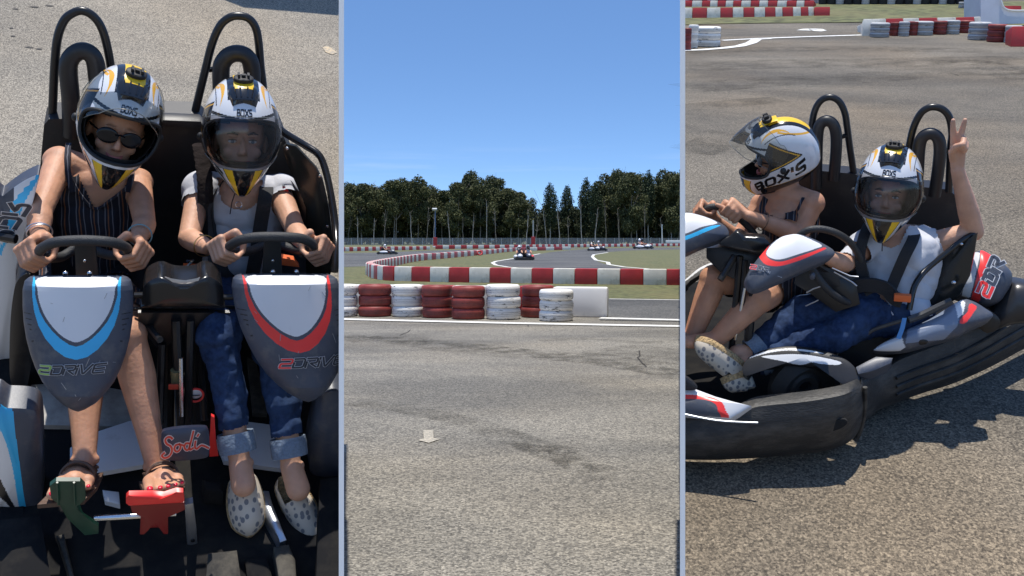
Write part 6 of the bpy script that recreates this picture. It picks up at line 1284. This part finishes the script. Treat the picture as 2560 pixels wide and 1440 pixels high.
kD1 = Q(2010, 785, -.10); aD1 = Q(1880, 880, -.22); kD2 = Q(2085, 835, -.16); aD2 = Q(1900, 905, -.24)
for kk, aa in ((kD1, aD1), (kD2, aD2)):
    m = lerp(hp, kk, .5) + A(0, 0, .02); B.cap(hp, .085, m, .07, 'thigh'); B.cap(m, .07, kk, .056, 'thigh'); m = lerp(kk, aa, .4); B.cap(kk, .053, m, .047, 'shin'); B.cap(m, .047, aa, .034, 'shin'); B.cap(aa, .032, aa + A(-.05, -.02, .0), .032, 'ankle')
B.build(.0045, 3); bd = PD.part('body', part_body(PD, B, SKIN2), None)
nkp = [(2195, 540), (2198, 590), (2206, 612), (2230, 618), (2248, 610), (2262, 585), (2270, 540)]
def prD(tag, t, co):
    px_, py_ = RF.px(co)
    if tag == 'hips': return py_ < 790
    if tag == 'upperarm': return (t < .28 and px_ > 2280 and px_ < 2352) or (px_ < 2200 and t < .8)
    return tag in ('torso', 'upper', 'shoulder') and not inpoly(px_, py_, nkp) and py_ > 570
PD.part('t_shirt', B.garment(prD, .012, .014, 12, 4), TEE, bd)
PD.part('jeans', B.garment(lambda tag, t, co: tag in ('hips', 'thigh', 'shin') and not (tag == 'hips' and RF.px(co)[1] < 765), .011, .013, 17, 8), DENIM, bd)
for aa, kk in ((aD1, kD1), (aD2, kD2)):
    mb = MB(); d = aa - kk; d /= np.linalg.norm(d); x = np.cross(d, A(0, 0, 1)); x /= np.linalg.norm(x); y = np.cross(d, x); c_ = lerp(kk, aa, .93)
    mb.loft([[c_ + d * h_ + (x * math.cos(b) + y * math.sin(b)) * r_ for b in np.linspace(0, 6.283, 24, endpoint=False)] for h_, r_ in ((-.03, .045), (-.03, .053), (.02, .052), (.02, .043))], cap=False); PD.part('jeans_cuff', mb, CUFF, bd)
espadrille(PD, bd, Q(1862, 918, -.26), Q(1742, 838, -.30), (.3, -.5, .8), (0, -.6, .6), 1.15); espadrille(PD, bd, Q(1872, 925, -.27), Q(1800, 946, -.33), (.2, -.6, .6), (0, 0, 1), 1.0)
face_parts(PD, bd, TD, MXD, False, k=.88); helmet(PD, bd, hc, MXD, VIS_DARK, 0, .93)
PD.part('harness_belt', strap([Q(2172, 560, .1), Q(2160, 590, -.02), Q(2150, 640, -.06), Q(2160, 700, -.07), Q(2178, 735, -.09)], .036, .006, (1, 0, 0)), K_BELT, bd)
PD.part('harness_belt', strap([Q(2290, 570, .14), Q(2282, 600, .0), Q(2262, 640, -.05), Q(2236, 700, -.07), Q(2220, 740, -.10)], .038, .006, (1, 0, 0)), K_BELT, bd)
PD.part('harness_belt', strap([Q(2100, 728, -.10), Q(2160, 712, -.10), Q(2210, 720, -.10), Q(2236, 745, -.11), Q(2256, 752, -.11)], .05, .012, (0, 0, 1)), K_BELT, bd)
mb = MB(); mb.tube([Q(2208, 570, -.04), Q(2206, 600, -.04), Q(2205, 628, -.045)], .002, 5); PD.part('chin_cord', mb, K_BLK, bd)

# ------------------------------------------------------------------ RIGHT BAY: upper slope with barriers, tyres, grass
def drape(name, top, bot, mt, up=.012, m=40, n=6, kind='structure'):
    tx_ = [p[0] for p in top]; ty_ = [p[1] for p in top]; bx2 = [p[0] for p in bot]; by2 = [p[1] for p in bot]; mb = MB(); vs = []
    for i in range(m + 1):
        f_ = i / m; a = (lerp(tx_[0], tx_[-1], f_), 0); x = a[0]; xb = lerp(bx2[0], bx2[-1], f_)
        yt = interp(x, tx_, ty_); yb = interp(xb, bx2, by2); P0 = GR(xb, yb); P1 = GR(x, yt)
        for j in range(n + 1):
            p = lerp(P0, P1, j / n); p[2] = hR(p[0], p[1]) + up; vs.append(p)
    mb.add(vs, [(i * (n + 1) + j, (i + 1) * (n + 1) + j, (i + 1) * (n + 1) + j + 1, i * (n + 1) + j + 1) for i in range(m) for j in range(n)]); return single(name, mb, mt, None, None, kind=kind)
drape('grass', [(1707, 14), (2040, 10), (2300, 6), (2620, 4)], [(1707, 63), (1830, 60), (2000, 58), (2155, 57), (2300, 60), (2620, 66)], M_GRASS, .012, 50, 16)
def rline(pts, w, up=.008):
    ps = [GR(x, y) for x, y in pts]; Ls = []; Rs = []; q = []
    for i in range(len(ps) - 1):
        for t in np.linspace(0, 1, 12, endpoint=False): q.append(lerp(ps[i], ps[i + 1], t))
    q.append(ps[-1])
    for i, p in enumerate(q):
        t = q[min(i + 1, len(q) - 1)] - q[max(i - 1, 0)]; t[2] = 0; t /= np.linalg.norm(t); n_ = A(-t[1], t[0], 0)
        for s, lst in ((1, Ls), (-1, Rs)): e = p + n_ * w / 2 * s; e[2] = hR(e[0], e[1]) + up; lst.append(e)
    mb = MB(); m = len(q); mb.add(Ls + Rs, [(i, i + 1, m + i + 1, m + i) for i in range(m - 1)]); single('road_marking', mb, M_PAINT, None, None, kind='structure')
rline([(1707, 127), (1760, 125), (1810, 121), (1850, 116), (1878, 108), (1892, 99), (1925, 97)], .16); rline([(1806, 102), (1890, 97.5), (2010, 93), (2155, 88.5)], .13)
rline([(2075, 14), (2300, 17), (2440, 20)], .12); rline([(2008, 77), (2020, 74), (2040, 74), (2050, 78)], .22); rline([(2040, 78), (2058, 79)], .12)
def rblock(x0, r0, x1, r1, hpx, th, col, lab, grp='red and white blocks on the upper right slope', nm='barrier_block'):
    p, q = GR(x0, r0), GR(x1, r1); h = hpx / F * (p[1] + q[1]) / 2; t = q - p; Ln = np.linalg.norm(t); t /= Ln; n = np.cross(t, A(0, 0, 1)); n /= np.linalg.norm(n); n = n if n[1] > 0 else -n; up = np.cross(n, t); up = up if up[2] > 0 else -up
    mb = MB(); mb.box((0, 0, 0), (Ln * .995, th, h), np.array([t, n, up]).T, bev=.02); o = single(nm, mb, {'r': M_RED, 'w': M_CREAM, 'g': mat('pale_grey_white', (.62, .63, .66), .6, var=.08)}[col], lab, 'barrier block', group=grp); o.location = tuple((p + q) / 2 + up * h / 2 + n * th / 2)  # third colour choice is a plain pale grey
xs = [1708, 1731, 1767, 1801, 1832, 1859, 1886, 1913, 1939, 1957, 1983, 2003, 2022, 2036]
for i in range(len(xs) - 1): rblock(xs[i], lerp(47, 41, i / 12), xs[i + 1], lerp(47, 41, (i + 1) / 12), lerp(28, 24, i / 12), .4, 'wr'[i % 2], f"{ORD[i // 2]} {'cream' if i % 2 == 0 else 'red'} block from the left in the nearer barrier at the upper right")
rblock(2036, 41, 2075, 40.5, 24, .5, 'r', 'wide red end block closing the nearer barrier at the upper right')
xs = [1708, 1729, 1754, 1774, 1793, 1813, 1832, 1852, 1876, 1897, 1919, 1942, 1966, 1990, 2010, 2034]
for i in range(len(xs) - 1): rblock(xs[i], 18, xs[i + 1], 18, 17, .4, 'rw'[i % 2], f"{ORD[i // 2]} {'red' if i % 2 == 0 else 'cream'} block from the left in the farther barrier at the upper right")
rblock(2155, 91, 2184, 91, 44, .5, 'w', 'white end block of the wall behind the grey tyre stacks', 'blocks of the wall behind the grey stacks')
for i, (a_, b_) in enumerate(((2184, 2218), (2218, 2260), (2260, 2300), (2300, 2345), (2345, 2392), (2392, 2440), (2440, 2456))): rblock(a_, lerp(86, 78, i / 6), b_, lerp(86, 78, (i + 1) / 6), lerp(39, 36, i / 6), .5, 'wr'[i % 2], f"{ORD[i]} block from the left, {'white' if i % 2 == 0 else 'red'}, behind the grey tyre stacks", 'blocks of the wall behind the grey stacks')
RFM = Matrix.Rotation(R(15), 4, 'X')
def rstack(x0, x1, row, toprow, col, lab, n=3):
    cxp = (x0 + x1) / 2; g = GR(cxp, row); rad = (x1 - x0) / 2 / F * g[1]; w = (row - toprow) / F * g[1] / (n + .45); upv = A(0, -math.sin(R(15)), math.cos(R(15))) if False else A(0, -.26, .966)
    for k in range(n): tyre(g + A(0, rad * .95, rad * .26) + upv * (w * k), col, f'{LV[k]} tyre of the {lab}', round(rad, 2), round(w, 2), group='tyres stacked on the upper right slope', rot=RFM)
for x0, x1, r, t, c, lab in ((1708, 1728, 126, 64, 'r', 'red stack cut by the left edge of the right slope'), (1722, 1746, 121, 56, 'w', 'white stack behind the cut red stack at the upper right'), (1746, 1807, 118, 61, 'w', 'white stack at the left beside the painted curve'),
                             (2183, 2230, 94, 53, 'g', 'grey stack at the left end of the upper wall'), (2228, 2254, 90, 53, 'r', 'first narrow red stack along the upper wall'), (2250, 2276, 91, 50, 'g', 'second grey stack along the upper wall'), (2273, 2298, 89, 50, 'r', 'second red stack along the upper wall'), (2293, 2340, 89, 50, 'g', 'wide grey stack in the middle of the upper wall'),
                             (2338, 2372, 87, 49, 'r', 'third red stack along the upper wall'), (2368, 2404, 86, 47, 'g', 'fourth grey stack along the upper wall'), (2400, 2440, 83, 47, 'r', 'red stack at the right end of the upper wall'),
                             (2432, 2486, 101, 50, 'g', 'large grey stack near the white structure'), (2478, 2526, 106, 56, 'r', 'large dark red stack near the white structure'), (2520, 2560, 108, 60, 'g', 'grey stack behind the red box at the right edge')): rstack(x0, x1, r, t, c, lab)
rblock(2527, 117, 2575, 117, 52, .35, 'r', 'bright red block at the right edge beside the large stacks', None or 'red and white blocks on the upper right slope')
# white structure at the upper right
g = GR(2500, 62); t = Thing('ticket_booth', 'white painted structure with a curved opening at the upper right corner', 'booth', WF, g); s_ = g[1] / F
WALLM = mat('booth_white', (.60, .62, .68), .6, var=.05, vscale=4)
mb = MB(); wp = [(-48, 0), (75, 0), (75, 34), (30, 34), (14, 38), (6, 46), (0, 66), (-8, 100), (-48, 100)]; mb.prism([(x * s_, y * s_) for x, y in wp], lambda x, y, z: g + A(x, z, y + .0), .6); t.part('wall', mb, WALLM, smooth=False)
mb = MB(); mb.tube(spline([g + A(x * s_, -.02, y * s_) for x, y in ((75, 35), (30, 35), (14, 39), (6, 47), (0, 66))], 5), 2.2 * s_, 6); t.part('edge_trim', mb, M_WHITE)
mb = MB(); mb.box(g + A(45 * s_, .5, 54 * s_), (80 * s_, .2, 16 * s_)); t.part('red_panel', mb, M_RED, smooth=False)
# dark tyre row along the top
for i in range(38):
    x = 1716 + i * 21.5; g = GR(x, 9 if x < 2060 else 12); rad = 10.5 / F * g[1]
    if x > 2445: break
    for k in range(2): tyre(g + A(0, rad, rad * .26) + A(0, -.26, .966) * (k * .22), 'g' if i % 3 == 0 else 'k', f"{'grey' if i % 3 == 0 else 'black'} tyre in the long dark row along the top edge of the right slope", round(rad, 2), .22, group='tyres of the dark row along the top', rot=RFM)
rstack(2400, 2420, 22, 2, 'g', 'small grey stack on the grass under the white structure', 2); rstack(2418, 2450, 24, 2, 'r', 'small red stack on the grass beside the white structure', 2)

KR = K
# ------------------------------------------------------------------ small karts out on the track
def small_kart(px_, row, wpx, rz, two, lab, flip=1):
    g = G(px_, row); s = wpx / F * g[1] / 1.45; t = Thing('racing_kart', lab, 'go-kart', WF, g, 'karts out on the track'); Rm = rotz(rz) * s
    T = lambda x, y, z: g + Rm @ A(x, y, z)
    mb = MB(); ol_ = [(-.72, -.9), (-.45, -1.05), (.45, -1.05), (.72, -.9), (.72, .85), (.5, 1.0), (-.5, 1.0), (-.72, .85)]; mb.prism(ol_, lambda x, y, z: T(x, y, z + .05), .14); t.part('bumper', mb, K_BUMP)
    for sgn in ((-1, 1) if two else (0,)):
        mb = MB(); mb.ell(T(sgn * .34, -.62, .30), (.20 * s, .30 * s, .16 * s), rotz(rz)); t.part('nose_fairing', mb, K_GREY if sgn >= 0 else K_WHITE)
        mb = MB(); mb.ell(T(sgn * .34, -.66, .37), (.12 * s, .18 * s, .12 * s), rotz(rz)); t.part('number_panel', mb, K_WHITE)
        mb = MB(); mb.tube([T(sgn * .34 - .14, .55, .3), T(sgn * .34 - .13, .58, .9), T(sgn * .34, .6, 1.05), T(sgn * .34 + .13, .58, .9), T(sgn * .34 + .14, .55, .3)], .03 * s, 6); t.part('roll_hoop', mb, K_TUBE)
    for x in (-.62, .62):
        mb = MB(); mb.ell(T(x, .1, .26), (.16 * s, .5 * s, .14 * s), rotz(rz)); t.part('side_pod', mb, K_RED if x > 0 else K_WHITE)
        for y in (-.72, .72): mb = MB(); torus(mb, T(x * .98, y, .15), Rm @ A(1, 0, 0), .10 * s, .055 * s); t.part('wheel', mb, M_BLK)
    mb = MB(); mb.box(T(0, .45, .42), (1.0 * s, .12 * s, .5 * s), rotz(rz), bev=.02); t.part('seat_back', mb, K_BLK)
    for j, sgn in enumerate((-1, 1) if two else (0,)):
        c = T(sgn * .34, .2, .2); P = Thing('person', {(True, 0): 'helmeted driver on the left seat of the %s', (True, 1): 'helmeted passenger on the right seat of the %s'}.get((two, j), 'lone helmeted driver of the %s') % lab.split(' on ')[0].split(' near ')[0], 'person', WF, c, 'drivers of the karts on the track')
        B = Body(); u = lambda x, y, z: T(sgn * .34 + x, y, z)
        B.cap(u(0, .28, .30), .17 * s, u(0, .32, .62), .15 * s, 'torso'); B.cap(u(0, .32, .7), .06 * s, u(0, .3, .82), .06 * s, 'neck'); B.ell(u(0, .28, .93), (.09 * s, .11 * s, .12 * s), tag='head')
        for q in (-1, 1):
            B.chain([u(q * .19, .30, .68), u(q * .24, .08, .52), u(q * .14, -.18, .58)], [.06 * s, .05 * s, .045 * s], 'arm'); B.chain([u(q * .09, .22, .25), u(q * .12, -.2, .40), u(q * .10, -.55, .22)], [.09 * s, .07 * s, .05 * s], 'leg')
        B.build(.035 * s, 2); b_ = P.part('body', part_body(P, B, SKIN1), None)
        P.part('shirt', B.garment(lambda tag, tt, co: tag == 'torso', .02 * s), [TEE, M_RED, K_GREY][(int(px_) + j) % 3], b_); P.part('trousers', B.garment(lambda tag, tt, co: tag == 'leg', .015 * s), K_NAVY, b_)
        mb = MB(); mb.ell(u(0, .27, .95), (.135 * s, .155 * s, .155 * s), None, 0, 20, 14); h_ = P.part('helmet', mb, H_W if (int(px_) + j) % 2 == 0 else H_B, b_); mb = MB(); mb.ell(u(0, .17, .95), (.115 * s, .08 * s, .055 * s)); P.part('visor', mb, H_B, h_)
small_kart(1310, 650, 48, R(4), True, 'nearest track kart on the middle of the bend'); small_kart(968, 636, 34, R(70), False, 'low kart with red side near the left end of the track')
small_kart(1493, 627.5, 34, R(28), True, 'distant kart near the small white drum'); small_kart(1608, 622.5, 34, R(60), True, 'farthest kart on the right part of the track')

# each two-seat kart stops at the white board it stands against
def cut_at_board(roots, px_, sgn, frame):
    k = (px_ - CX) / F; nrm = Vector((1, -k, 0)).normalized() * sgn
    for r_ in roots:
        for o in [x for x in r_.o.children_recursive if x.type == 'MESH']:
            mw = frame.M @ Matrix.Translation(Vector(r_.base)); me = o.data
            if not len(me.vertices) or min((mw @ v.co - Vector(CAM)).dot(nrm) for v in me.vertices) > 0: continue
            inv = mw.inverted(); bm = bmesh.new(); bm.from_mesh(me)
            bmesh.ops.bisect_plane(bm, geom=bm.verts[:] + bm.edges[:] + bm.faces[:], plane_co=inv @ Vector(CAM), plane_no=(inv.to_3x3() @ nrm).normalized(), clear_inner=True)
            bm.to_mesh(me); n_ = len(bm.faces); bm.free()
            if n_ == 0 and not o.children: bpy.data.objects.remove(o)
cut_at_board([KR, PC, PD], SEAM_R + .5, 1, RF); cut_at_board([KL, PB], SEAM_L - .5, -1, LF)
def rskid(pts, w, up, mt=None, nm='rubber_mark'):
    global M_PAINT
    keep = M_PAINT; M_PAINT = mt or M_SKID; rline(pts, w, up); M_PAINT = keep
rskid([(1715, 222), (1900, 205), (2100, 200), (2350, 180), (2560, 178)], .7, .005); rskid([(1715, 168), (1950, 160), (2200, 158), (2560, 150)], .9, .006); rskid([(1715, 130), (1900, 124), (2150, 122), (2480, 128)], .6, .007)
rskid([(1715, 272), (1800, 262), (1950, 250)], .35, .008); rskid([(1720, 380), (1790, 360), (1830, 330)], .4, .006); rskid([(2400, 150), (2500, 170), (2560, 200)], .5, .009)
